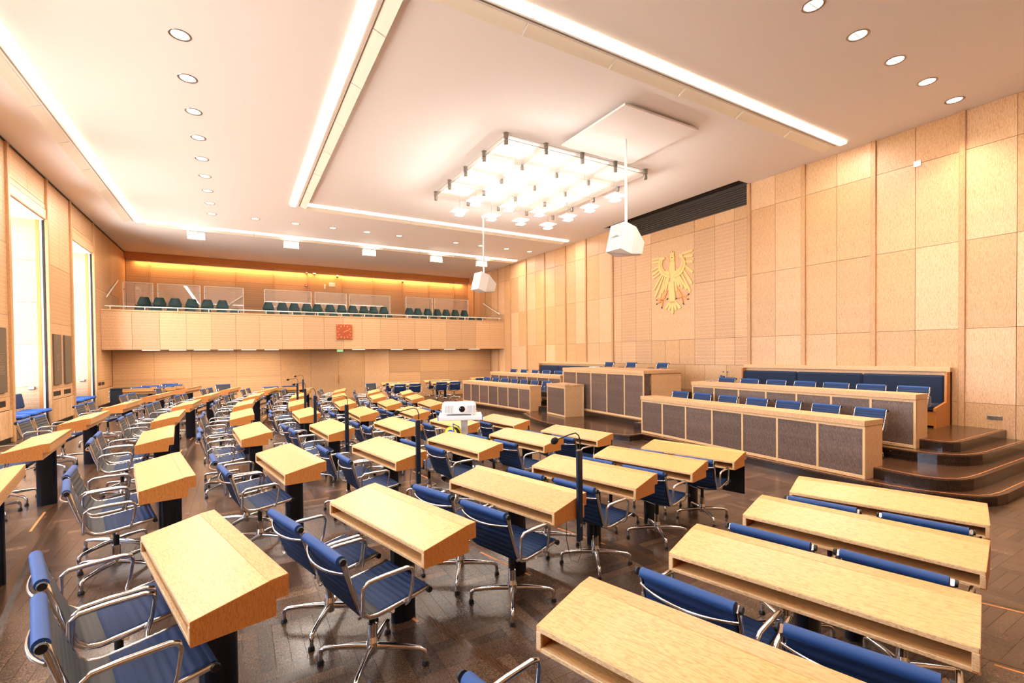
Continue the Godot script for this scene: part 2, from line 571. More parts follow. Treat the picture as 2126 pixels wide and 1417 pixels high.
	# ---- window wall: five full-height bays between panelled piers
	w = shell("wall_left")
	var bays := [[-0.95, -3.08], [-5.05, -7.18], [-9.15, -11.28], [-13.39, -15.56], [-17.55, -19.86]]
	var top := 5.39
	g = M.new()
	var edge := ZN
	for b in bays:
		g.span(Vector3(XL - 1.0, -0.3, b[0]), Vector3(XL - 0.021, YC + 0.3, edge))
		g.span(Vector3(XL - 1.0, top, b[1]), Vector3(XL - 0.021, YC + 0.3, b[0]))
		g.span(Vector3(XL - 1.0, -0.3, b[1]), Vector3(XL - 0.021, TIER[6] - 0.02, b[0]))
		edge = b[1]
	g.span(Vector3(XL - 1.0, -0.3, ZB - 0.3), Vector3(XL - 0.021, YC + 0.3, edge))
	obj("backing", g, mats.joint, w)
	edge = ZN
	for i in bays.size() + 1:
		var lo: float = ZB if i == bays.size() else bays[i][0]
		var n := 2 if i > 0 and i < bays.size() else 4
		var cols := []
		for k in n + 1:
			cols.append(lerpf(edge, lo, k / float(n)))
		panel_field(w, true, XL, 1.0, cols, [1.27, 2.9, 4.35, YC - 0.04], func(_i, _j): return "slots")
		panel_field(w, true, XL, 1.0, [edge, lo], [1.0, 1.27], func(_i, _j): return "oak")
		# fluted casing of the radiators
		var nf := int((edge - lo) / 0.075)
		for k in nf:
			var z0 := lerpf(edge, lo, k / float(nf))
			boxed("flute", Vector3(XL + 0.012, 0.72, z0 - 0.0375), Vector3(0.03, 0.54, 0.062), pick("oak"), w, 0.008)
		ends("kick", Vector3(XL - 0.02, 0.0, lo), Vector3(XL - 0.005, 0.45, edge), mats.black, w)
		for z in [edge, lo]:
			if z != ZN and z != ZB:
				var sg := -1.0 if z == edge else 1.0
				ends("batten", Vector3(XL - 0.02, TIER[6], z), Vector3(XL + 0.05, YC - 0.04, z + sg * 0.11), mats.batten, w, 0.008)
		# two bronze plates and two air slots on each pier in view
		if i > 2 and i < bays.size():
			var mid := (edge + lo) / 2.0
			for s in [0.43, -0.43]:
				plaque(Vector3(XL, 2.0, mid + s), s > 0.0)
				ends("air_slot", Vector3(XL - 0.005, 1.08, mid + s - 0.29), Vector3(XL + 0.004, 1.20, mid + s + 0.29), mats.black, w)
		elif i == bays.size():
			for z in [-20.42, -20.88]:
				ends("air_slot", Vector3(XL - 0.005, 1.11, z - 0.19), Vector3(XL + 0.004, 1.22, z + 0.19), mats.black, w)
		edge = lo if i == bays.size() else bays[i][1]
	for i in bays.size():
		var b: Array = bays[i]
		panel_field(w, true, XL, 1.0, [b[0], (b[0] + b[1]) / 2.0, b[1]], [top + 0.36, YC - 0.04], func(_i, _j): return "slots")
		ends("lintel", Vector3(XL - 0.02, top, b[1]), Vector3(XL + 0.02, top + 0.22, b[0]), mats.oak2, w, 0.005)
		ends("lintel", Vector3(XL - 0.02, top + 0.235, b[1]), Vector3(XL + 0.008, top + 0.35, b[0]), mats.oak0, w, 0.005)
		window_bay(i + 1, b[0], b[1], top)
	g = M.new()
	g.span(Vector3(XL - 0.02, YC - 0.045, ZB), Vector3(XL + 0.012, YC, ZN))
	obj("shadow_gap", g, mats.black, w)
	# ---- wall behind the camera
	w = shell("wall_front")
	g = M.new()
	g.span(Vector3(XL - 1.0, -0.3, ZN), Vector3(XR + 0.3, YC + 0.3, ZN + 0.3))
	obj("panelling", g, mats.oak1, w)
	floor_()
	# ---- ceiling with the slot above the emblem
	w = shell("ceiling")
	g = M.new()
	var sx := 11.2
	g.span(Vector3(XL - 1.0, YC, ZB - 0.3), Vector3(sx, YC + 0.2, ZN + 0.3))
	g.span(Vector3(sx, YC, -7.571), Vector3(XR + 0.3, YC + 0.2, ZN + 0.3))
	g.span(Vector3(sx, YC, ZB - 0.3), Vector3(XR + 0.3, YC + 0.2, -12.786))
	obj("plaster", g, mats.plaster, w)
	g = M.new()
	g.span(Vector3(sx - 0.05, YC + 0.2, -7.571), Vector3(XR, YC + 0.55, -7.5))
	g.span(Vector3(sx - 0.05, YC + 0.5, -12.786), Vector3(XR, YC + 0.55, -7.5))
	g.span(Vector3(sx - 0.05, YC + 0.2, -12.786), Vector3(sx, YC + 0.55, -7.5))
	obj("slot_lining", g, mats.dark, w)
	for k in 5:
		ends("slat", Vector3(sx + 0.04 + k * 0.075, YC + 0.05, -12.78), Vector3(sx + 0.075 + k * 0.075, YC + 0.075, -7.58), mats.dark, w, 0.003)
	g = M.new()
	g.span(Vector3(sx - 0.05, YC + 0.2, -12.9), Vector3(XR, YC + 0.55, -12.786))
	obj("slot_end", g, mats.plaster, w)

func plaque(at: Vector3, first: bool) -> void:
	var near := at.z > -14.0
	var t := thing("memorial_plate", "tall bronze-grey plate with engraved lines on the %s pier, %s of the two" % ["left edge" if near else "window", "nearer" if first else "farther"], "plaque", at, 0.0, "plates on the window piers")
	boxed("plate", Vector3(0.02, 0, 0), Vector3(0.04, 1.27, 0.57), mats.plaque, t, 0.004)
	if first or near:
		for k in 14:
			var len := 0.40 if near else 0.30
			boxed("engraved_line", Vector3(0.0415, 0.12 - k * 0.03, 0.02 * (k % 3)), Vector3(0.004, 0.009, len - 0.05 * (k % 4)), mats.steel, t, 0.001)

func window_bay(k: int, z0: float, z1: float, top: float) -> void:
	var o := shell("window_%d" % k)
	var xo := XL - 0.92
	# drilled timber reveals, white soffit
	for e in [[z0, -1.0], [z1, 1.0]]:
		for j in 5:
			var y0 := TIER[6] + j * (top - TIER[6]) / 5.0
			var y1 := TIER[6] + (j + 1) * (top - TIER[6]) / 5.0
			ends("panel", Vector3(xo, y0 + 0.003, e[0]), Vector3(XL - 0.17, y1 - 0.003, e[0] + e[1] * 0.02), pick("slots"), o)
		ends("edge_strip", Vector3(XL - 0.17, TIER[6], e[0]), Vector3(XL - 0.10, top, e[0] + e[1] * 0.03), mats.side, o)
		ends("edge_strip", Vector3(XL - 0.10, TIER[6], e[0]), Vector3(XL - 0.06, top, e[0] + e[1] * 0.02), mats.white, o)
		ends("edge_strip", Vector3(XL - 0.06, TIER[6], e[0]), Vector3(XL - 0.02, top, e[0] + e[1] * 0.015), mats.black, o)
		if e[1] > 0.0:
			boxed("door_pull", Vector3(XL - 0.30, 1.32, e[0] + 0.045), Vector3(0.13, 0.07, 0.05), mats.steel, o, 0.012)
	ends("soffit", Vector3(xo, top - 0.03, z1), Vector3(XL - 0.02, top, z0), mats.plaster, o)
	ends("sill", Vector3(xo, TIER[6] - 0.02, z1), Vector3(XL - 0.02, TIER[6], z0), mats.step, o)
	# two casements over a plain wooden apron
	var ys := [TIER[6], 1.15, 2.75, 4.1, top - 0.03]
	var zs := [z1 + 0.02, (z0 + z1) / 2.0, z0 - 0.02]
	for y in ys:
		ends("transom", Vector3(xo, y - 0.04, z1 + 0.02), Vector3(xo + 0.08, y + 0.04, z0 - 0.02), mats.white, o)
	for z in zs:
		ends("mullion", Vector3(xo, TIER[6], z - 0.04), Vector3(xo + 0.09, top, z + 0.04), mats.white, o)
	for j in 4:
		for i in 2:
			var lo := Vector3(xo + 0.03, ys[j] + 0.04, zs[i] + 0.04)
			var hi := Vector3(xo + 0.05, ys[j + 1] - 0.04, zs[i + 1] - 0.04)
			if j == 0:
				ends("apron", lo, hi, mats.oak1, o)
			else:
				boxed("pane", (lo + hi) / 2.0, Vector3(0.006, hi.y - lo.y, hi.z - lo.z), mats.glass, o, 0.0)

# ---------------------------------------------------------------- floor
func edge_radius(t: int) -> float:                        # where the tier t (1 to 7) begins, seen from the centre of the arcs
	return 0.0 if t <= 1 else RAD[t - 1] - 0.37

func outside(r: float) -> PackedVector2Array:             # the part of the room beyond an arc, away from the podium
	var p := PackedVector2Array()
	p.append(Vector2(XL, ZU))
	for i in 81:
		var a := lerpf(-0.50, 0.62, i / 80.0)
		p.append(ARC + Vector2(-cos(a), sin(a)) * r)
	p.append(Vector2(XL, ZN))
	var rect := PackedVector2Array([Vector2(XL, ZU), Vector2(XR, ZU), Vector2(XR, ZN), Vector2(XL, ZN)])
	var q := Geometry2D.intersect_polygons(p, rect)
	return q[0]

func seen(p: Vector3) -> bool:
	var yaw := deg_to_rad(30.2247)
	var d := p - Vector3(0, 2.0136, 0)
	var depth := d.x * sin(yaw) - d.z * cos(yaw)
	if depth < 0.5:
		return false
	var u := 1063.0 + 978.84 * (d.x * cos(yaw) + d.z * sin(yaw)) / depth
	var v := 737.0 - 978.84 * d.y / depth
	return u > 0 and u < 2126 and v < 1417

func floor_() -> void:
	var f := shell("floor")
	var g := M.new()
	g.span(Vector3(XL - 1.0, -0.25, ZB - 0.3), Vector3(XR + 0.3, -0.012, ZN + 0.3))
	for t in range(2, 8):
		g.slab(outside(edge_radius(t)), TIER[t - 2] - 0.012, TIER[t - 1] - 0.012)
	obj("subfloor", g, mats.joint, f)
	# nosing and inlaid strip along each step
	for t in range(2, 8):
		var r := edge_radius(t)
		var no := M.new()
		var il := M.new()
		for i in 120:
			var a0 := lerpf(-0.44, 0.46, i / 120.0)
			var a1 := lerpf(-0.44, 0.46, (i + 1) / 120.0)
			var q := []
			for e in [[r - 0.004, a0], [r - 0.004, a1], [r + 0.05, a1], [r + 0.05, a0], [r + 0.085, a0], [r + 0.085, a1], [r + 0.105, a1], [r + 0.105, a0]]:
				q.append(ARC + Vector2(-cos(e[1]), sin(e[1])) * e[0])
			var c: Vector2 = q[0]
			if c.x < XL or c.y > ZN or c.y < ZU:
				continue
			no.slab(PackedVector2Array([q[0], q[1], q[2], q[3]]), TIER[t - 1] - 0.09, TIER[t - 1] + 0.0015)
			if i % 8 < 3:
				il.slab(PackedVector2Array([q[4], q[5], q[6], q[7]]), TIER[t - 1] - 0.005, TIER[t - 1] + 0.0012)
		obj("step_nosing", no, mats.step, f)
		obj("inlay_strip", il, mats.inlay, f)
	# basket-weave parquet
	var tones := [Color(0.14, 0.080, 0.052), Color(0.19, 0.11, 0.07), Color(0.105, 0.06, 0.04), Color(0.25, 0.15, 0.095), Color(0.155, 0.09, 0.057)]
	var regions := []
	for t in range(1, 8):
		regions.append([edge_radius(t), edge_radius(t + 1) if t < 7 else 99.0, TIER[t - 1]])
	var sq := 0.5
	var per := 6
	var wd := sq / per
	var near := []
	var mx := M.new()
	var mz := M.new()
	var gi := 0
	for ix in range(int(floor(XL / sq)), int(ceil(8.3 / sq))):
		for iz in range(int(floor(ZU / sq)), int(ceil(1.0 / sq))):
			var along_x := (ix + iz) % 2 == 0
			gi += 1
			for k in per:
				var c := Vector2(ix * sq + sq / 2, iz * sq + wd * (k + 0.5)) if along_x else Vector2(ix * sq + wd * (k + 0.5), iz * sq + sq / 2)
				var h := (Vector2(sq, wd) if along_x else Vector2(wd, sq)) / 2.0 - Vector2(0.0009, 0.0009)
				if c.x - h.x < XL or c.y - h.y < ZU:
					continue
				var rect := PackedVector2Array([c + Vector2(-h.x, -h.y), c + Vector2(h.x, -h.y), c + Vector2(h.x, h.y), c + Vector2(-h.x, h.y)])
				var rmin := 1e9
				var rmax := 0.0
				for q in rect:
					rmin = minf(rmin, q.distance_to(ARC))
					rmax = maxf(rmax, q.distance_to(ARC))
				var tone := rng.randi() % 5
				if rng.randf() < 0.5:
					tone = [0, 2, 4, 1][(ix * 7 + iz * 3) & 3]
				for rg in regions:
					if rmax <= rg[0] or rmin >= rg[1]:
						continue
					var polys := [rect]
					var whole: bool = rmin >= rg[0] and rmax <= rg[1]
					if not whole:
						if rmin < rg[0]:
							polys = Geometry2D.intersect_polygons(rect, arc_side(rg[0], c, true))
						else:
							polys = Geometry2D.intersect_polygons(rect, arc_side(rg[1], c, false))
					var m := mx if along_x else mz
					var p3 := Vector3(c.x, rg[2], c.y)
					if whole and p3.length() < 8.0 and seen(p3):
						near.append([p3.distance_to(Vector3(0, 2, 0)), p3, along_x, tone])
						continue
					m.tint = tones[tone] * (1.0 if along_x else 0.88)
					for q in polys:
						if q.size() > 2:
							m.slab(q, rg[2] - 0.012, rg[2])
	near.sort_custom(func(a, b): return a[0] < b[0])
	for i in near.size():
		var e: Array = near[i]
		var s := Vector3(sq - 0.0018, 0.012, wd - 0.0018) if e[2] else Vector3(wd - 0.0018, 0.012, sq - 0.0018)
		if i < 295:
			boxed("plank", e[1] - Vector3(0, 0.006, 0), s, mats["plank_x%d" % e[3] if e[2] else "plank_z%d" % e[3]], f, 0.0006)
		else:
			var m := mx if e[2] else mz
			m.tint = tones[e[3]] * (1.0 if e[2] else 0.88)
			m.box(e[1] - Vector3(0, 0.006, 0), s)
	for e in [[mx, "plank_x"], [mz, "plank_z"]]:
		var o := part("parquet_planks", e[0].mesh(true), mats[e[1]], f)
		o.set_meta("kind", "stuff")

func arc_side(r: float, near: Vector2, out: bool) -> PackedVector2Array:   # a patch on one side of an arc
	var a := atan2(near.y - ARC.y, ARC.x - near.x)
	var p := PackedVector2Array()
	for i in 9:
		var b := a + (i - 4) * 0.008
		p.append(ARC + Vector2(-cos(b), sin(b)) * r)
	for i in 9:
		var b := a - (i - 4) * 0.008
		p.append(ARC + Vector2(-cos(b), sin(b)) * (r + (1.5 if out else -1.5)))
	return p

# ---------------------------------------------------------------- ceiling fittings
func ceiling_fittings() -> void:
	var names := ["long ceiling light strip nearest the window wall, with cream reflectors beside it",
		"ceiling light strip running from the top of the picture towards the gallery, left of the glass canopy",
		"ceiling light strip crossing above the white square panel towards the podium wall",
		"ceiling light strip between the glass canopy and the farthest strip",
		"farthest ceiling light strip, in front of the gallery with white boxes hanging below",
		"ceiling light strip above and behind the camera"]
	for i in STRIPS.size():
		var s: Array = STRIPS[i]
		var along_z: bool = s[3] > s[2]
		var n := int(round(maxf(s[2], s[3]) / 1.55))
		var t := thing("ceiling_light_strip", names[i], "ceiling light", Vector3(s[0], YC, s[1]), 0.0, "long ceiling light strips")
		var lg: float = maxf(s[2], s[3]) / n
		var side := -1.0 if i in [0, 2, 3, 4] else 1.0    # the reflectors' side
		for k in n:
			var c := (k + 0.5) * lg - n * lg / 2.0
			boxed("tube_cover", Vector3(0, -0.02, c) if along_z else Vector3(c, -0.02, 0), Vector3(0.15, 0.06, lg - 0.02) if along_z else Vector3(lg - 0.02, 0.06, 0.15), mats.tube_glow, t, 0.015)
			var o := (0.30 if i != 1 else 0.26) * side
			# reflector: a bent cream sheet hanging below the ceiling
			var pr := PackedVector2Array([Vector2(o - 0.09 * side, -0.005), Vector2(o + 0.08 * side, -0.075), Vector2(o + 0.085 * side, -0.068), Vector2(o - 0.085 * side, 0.0)])
			var key := "refl %s %s %.3f %.2f" % [along_z, side, lg, o]
			if not shared.has(key):
				var g := M.new()
				g.prism(pr, -lg / 2 + 0.01, lg / 2 - 0.01, Transform3D.IDENTITY if along_z else Transform3D(Basis(Vector3(0, 0, 1), Vector3(0, 1, 0), Vector3(-1, 0, 0)), Vector3.ZERO))
				shared[key] = g.mesh()
				g = M.new()
				var tri := PackedVector2Array([Vector2(o - 0.09 * side, -0.005), Vector2(o + 0.08 * side, -0.08), Vector2(o + 0.08 * side, 0.0)])
				g.prism(tri, -0.006, 0.006, Transform3D.IDENTITY if along_z else Transform3D(Basis(Vector3(0, 0, 1), Vector3(0, 1, 0), Vector3(-1, 0, 0)), Vector3.ZERO))
				shared[key + "d"] = g.mesh()
			part("reflector", shared[key], mats.cream, t, Vector3(0, 0, c) if along_z else Vector3(c, 0, 0))
			var e := c - lg / 2 + 0.02
			part("divider", shared[key + "d"], mats.white, t, Vector3(0, 0, e) if along_z else Vector3(e, 0, 0))
		var rail := Vector3(side * 0.16, -0.006, 0)
		boxed("rail", rail if along_z else Vector3(0, -0.006, side * 0.16), Vector3(0.02, 0.012, n * lg) if along_z else Vector3(n * lg, 0.012, 0.02), mats.steel, t, 0.002)
	# round downlights
	var spots := []
	for k in 9:
		spots.append(["downlight in the row along the windows, %s" % ("nearest of nine" if k == 0 else "farthest of nine" if k == 8 else "%s of nine counted from the camera" % NTH[k] if k < 6 else "%s of nine counted from the gallery" % NTH[8 - k]), Vector3(-0.605, YC, -7.875 - 1.163 * k)])
	for k in 5:
		spots.append(["downlight in the row at upper right, %s of five from the podium wall" % ["first", "second", "third", "fourth", "fifth"][4 - k], Vector3(6.41 + 1.148 * k, YC, -3.29)])
	for k in 9:
		spots.append(["small downlight in the far cross row, %s of nine from the window side" % ["first", "second", "third", "fourth", "fifth", "sixth", "seventh", "eighth", "ninth"][k], Vector3([0.569, 1.742, 2.914, 4.071, 5.229, 7.494, 8.593, 9.777, 10.916][k], YC, -17.15)])
	var first: Node3D = null
	for s in spots:
		var d: Node3D
		if first == null:
			d = thing("downlight", s[0], "downlight", s[1], 0.0, "round ceiling downlights")
			var g := M.new()
			g.lathe([Vector2(0.105, 0.0), Vector2(0.118, -0.006), Vector2(0.132, -0.006), Vector2(0.138, 0.0)], 28)
			obj("rim", g, mats.steel, d)
			g = M.new()
			g.lathe([Vector2(0.0, -0.004), Vector2(0.09, -0.004), Vector2(0.106, -0.001)], 28)
			obj("diffuser", g, mats.disc_glow, d)
			g = M.new()
			g.box(Vector3(0, -0.006, 0), Vector3(0.2, 0.004, 0.008))
			g.box(Vector3(0, -0.006, 0), Vector3(0.008, 0.004, 0.2))
			obj("cross_bar", g, mats.cream, d)
			first = d
		else:
			d = copy(first, s[0], s[1], 0.0)
		var l := SpotLight3D.new()
		l.name = numbered("downlight_beam")
		add_child(l)
		l.position = s[1] + Vector3(0, -0.03, 0)
		l.rotation_degrees = Vector3(-90, 0, 0)
		l.spot_angle = 52.0
		l.spot_angle_attenuation = 0.8
		l.spot_range = 30.0
		l.spot_attenuation = 2.0
		l.light_size = 0.1
		l.light_color = Color(1.0, 0.90, 0.78)
		l.light_energy = SPOT_W
		l.shadow_enabled = true
	# glass canopy: sixteen panes on twenty-five tubular mounts
	var t := thing("glass_canopy", "square glass canopy of sixteen panes held by tubular mounts below the ceiling", "glass canopy", Vector3(6.62, YC, -10.13))
	var pt := 0.962
	for i in 4:
		for j in 4:
			var c := Vector3((i - 1.5) * pt, -0.115, (j - 1.5) * pt)
			var pane := boxed("pane", c, Vector3(pt - 0.012, 0.012, pt - 0.012), mats.canopy_glass, t, 0.0)
			boxed("added_glow_board", Vector3(0, 0.095, 0), Vector3(pt - 0.2, 0.02, pt - 0.2), mats.added_pane_glow, pane, 0.004)  # added glowing board, no lamp of the room; makes the pane look bright
	var mg := M.new()
	mg.lathe([Vector2(0.0, -0.235), Vector2(0.035, -0.235), Vector2(0.042, -0.225), Vector2(0.042, -0.14), Vector2(0.03, -0.135), Vector2(0.03, -0.125), Vector2(0.048, -0.12), Vector2(0.048, -0.005), Vector2(0.06, 0.0)], 16)
	var mm := mg.mesh()
	for i in 5:
		for j in 5:
			part("mount", mm, mats.steel, t, Vector3((i - 2) * pt, 0, (j - 2) * pt))
	for i in 5:
		for sgn in [0, 1]:
			var c := Vector3((i - 2) * pt, -0.106, 0) if sgn == 0 else Vector3(0, -0.106, (i - 2) * pt)
			boxed("glazing_bar", c, Vector3(0.010, 0.010, pt * 4) if sgn == 0 else Vector3(pt * 4, 0.010, 0.010), mats.steel, t, 0.002)
	for e in [-2.0, 2.0]:
		boxed("cable", Vector3(e * pt, -0.02, 0), Vector3(0.006, 0.006, pt * 4), mats.steel, t, 0.001)
		boxed("cable", Vector3(0, -0.02, e * pt), Vector3(pt * 4, 0.006, 0.006), mats.steel, t, 0.001)
	# square uplighters hanging under it
	first = null
	for j in 4:
		for i in 4:
			var lb := "square white lamp under the glass canopy, %s row from camera, %s from left" % [["first", "second", "third", "fourth"][j], ["first", "second", "third", "fourth"][i]]
			var at := Vector3(LAMP_X[i], YC, LAMP_Z[j])
			if first == null:
				first = thing("square_lamp", lb, "lamp", at, 0.0, "square hanging lamps")
				boxed("upper_plate", Vector3(0, -0.585, 0), Vector3(0.37, 0.012, 0.37), mats.white, first, 0.002)
				boxed("lower_plate", Vector3(0, -0.70, 0), Vector3(0.21, 0.022, 0.21), mats.lamp_glow, first, 0.004)
				boxed("bulb_socket", Vector3(0, -0.60, 0), Vector3(0.05, 0.03, 0.03), mats.steel, first, 0.003)
				for k in 4:
					var g := M.new()
					var o := Vector3(0.085 * (1 if k & 1 else -1), 0, 0.085 * (1 if k & 2 else -1))
					g.tube(PackedVector3Array([o + Vector3(0, -0.69, 0), o + Vector3(0, -0.58, 0)]), [0.003], 5)
					obj("spacer", g, mats.steel, first)
				var r := M.new()
				r.tube(PackedVector3Array([Vector3(0, -0.585, 0), Vector3(0, 0.0, 0)]), [0.003], 5)
				obj("suspension_wire", r, mats.steel, first)
			else:
				copy(first, lb, at, 0.0)
	# acoustic square panel
	t = thing("ceiling_panel", "thin white square panel fixed just below the ceiling above the near hanging loudspeaker", "ceiling panel", Vector3(6.85, YC, -7.05))
	boxed("board", Vector3(0, -0.07, 0), Vector3(1.92, 0.04, 1.86), mats.plaster, t, 0.004)
	for k in 4:
		boxed("spacer", Vector3(0.7 * (1 if k & 1 else -1), -0.025, 0.7 * (1 if k & 2 else -1)), Vector3(0.05, 0.05, 0.05), mats.steel, t)
	# white boxes below the farthest strip
	first = null
	for k in 5:
		var at := Vector3([-1.157, 1.831, 4.72, 7.621, 9.836][k], YC, -19.55)
		var lb: String = "white box floodlight hanging from the ceiling before the gallery, %s from the window side" % ["first", "second", "third", "fourth", "fifth"][k]
		if first == null:
			first = thing("box_floodlight", lb, "floodlight", at, 0.0, "box floodlights")
			boxed("housing", Vector3(0, -0.20, -0.06), Vector3(0.52, 0.26, 0.16), mats.white, first, 0.01)
			boxed("front_glass", Vector3(0, -0.19, 0.024), Vector3(0.47, 0.18, 0.01), mats.lamp_glow, first, 0.002)
			boxed("bracket", Vector3(0, -0.035, -0.06), Vector3(0.40, 0.07, 0.04), mats.steel, first)
		else:
			copy(first, lb, at, 0.0)
		area_light(at + Vector3(0, -0.19, 0.045), Vector2(0.46, 0.17), Vector3(0, -0.35, 1).normalized(), Color(1, 0.95, 0.88), 1.5)
	# loudspeakers on poles
	for e in [[Vector3(6.85, YC, -7.11), "near white loudspeaker on a ceiling pole, in front of the emblem wall", 0.0], [Vector3(6.82, YC, -13.43), "far white loudspeaker on a ceiling pole, in front of the gallery's right end", 0.12]]:
		t = thing("hanging_loudspeaker", e[1], "loudspeaker", e[0], e[2], "hanging loudspeakers")
		var g := M.new()
		g.tube(PackedVector3Array([Vector3(0, 0, 0), Vector3(0, -1.86, 0)]), [0.027], 14)
		obj("pole", g, mats.white, t)
		g = M.new()
		g.lathe([Vector2(0.027, -0.09), Vector2(0.05, -0.08), Vector2(0.06, 0.0)], 16)
		obj("ceiling_rose", g, mats.white, t)
		var tilt := Transform3D(Basis(Vector3(0, 0, 1), -0.255), Vector3(0.02, -2.16, 0))
		g = M.new()
		g.xf = tilt
		var plan := PackedVector2Array([Vector2(-0.32, -0.21), Vector2(-0.32, 0.21), Vector2(-0.02, 0.21), Vector2(0.36, 0.11), Vector2(0.40, 0.0), Vector2(0.36, -0.11), Vector2(-0.02, -0.21)])
		# a cabinet whose back narrows in plan and in height
		var lev := []
		for yv in [[-0.28, 0.62], [-0.02, 1.0], [0.28, 0.62]]:
			var ring := []
			for q in plan:
				var shrink: float = 1.0 if q.x < 0.05 else 0.0
				var y: float = yv[0] if q.x < 0.0 else yv[0] * (0.05 if absf(yv[0]) > 0.1 else 1.0) + (0.0)
				ring.append(Vector3(q.x, y if shrink > 0.0 or absf(yv[0]) < 0.1 else yv[0] * 0.45, q.y))
			lev.append(ring)
		for a in 2:
			for k in plan.size():
				var k2 := (k + 1) % plan.size()
				var p := [lev[a][k], lev[a][k2], lev[a + 1][k2], lev[a + 1][k]]
				var mid: Vector3 = (p[0] + p[1] + p[2] + p[3]) / 4.0
				g.face([p[0], p[1], p[2]], mid - Vector3(0.02, 0, 0))
				g.face([p[0], p[2], p[3]], mid - Vector3(0.02, 0, 0))
		for a in [0, 2]:
			for k in range(1, plan.size() - 1):
				g.face([lev[a][0], lev[a][k], lev[a][k + 1]], Vector3(0, a - 1.0, 0))
		obj("cabinet", g, mats.white, t)
		g = M.new()
		g.xf = tilt
		g.box(Vector3(-0.322, 0.11, 0), Vector3(0.01, 0.26, 0.34), 0.004)
		var disc := PackedVector2Array()
		for k in 24:
			disc.append(Vector2(cos(TAU * k / 24) * 0.155, -0.115 + sin(TAU * k / 24) * 0.155))
		g.prism(disc, 0.317, 0.327, Transform3D(Basis(Vector3(0, 0, 1), Vector3(0, 1, 0), Vector3(-1, 0, 0)), Vector3.ZERO))
		obj("grille", g, mats.grey_cloth, t)

const SPOT_W := 7.0

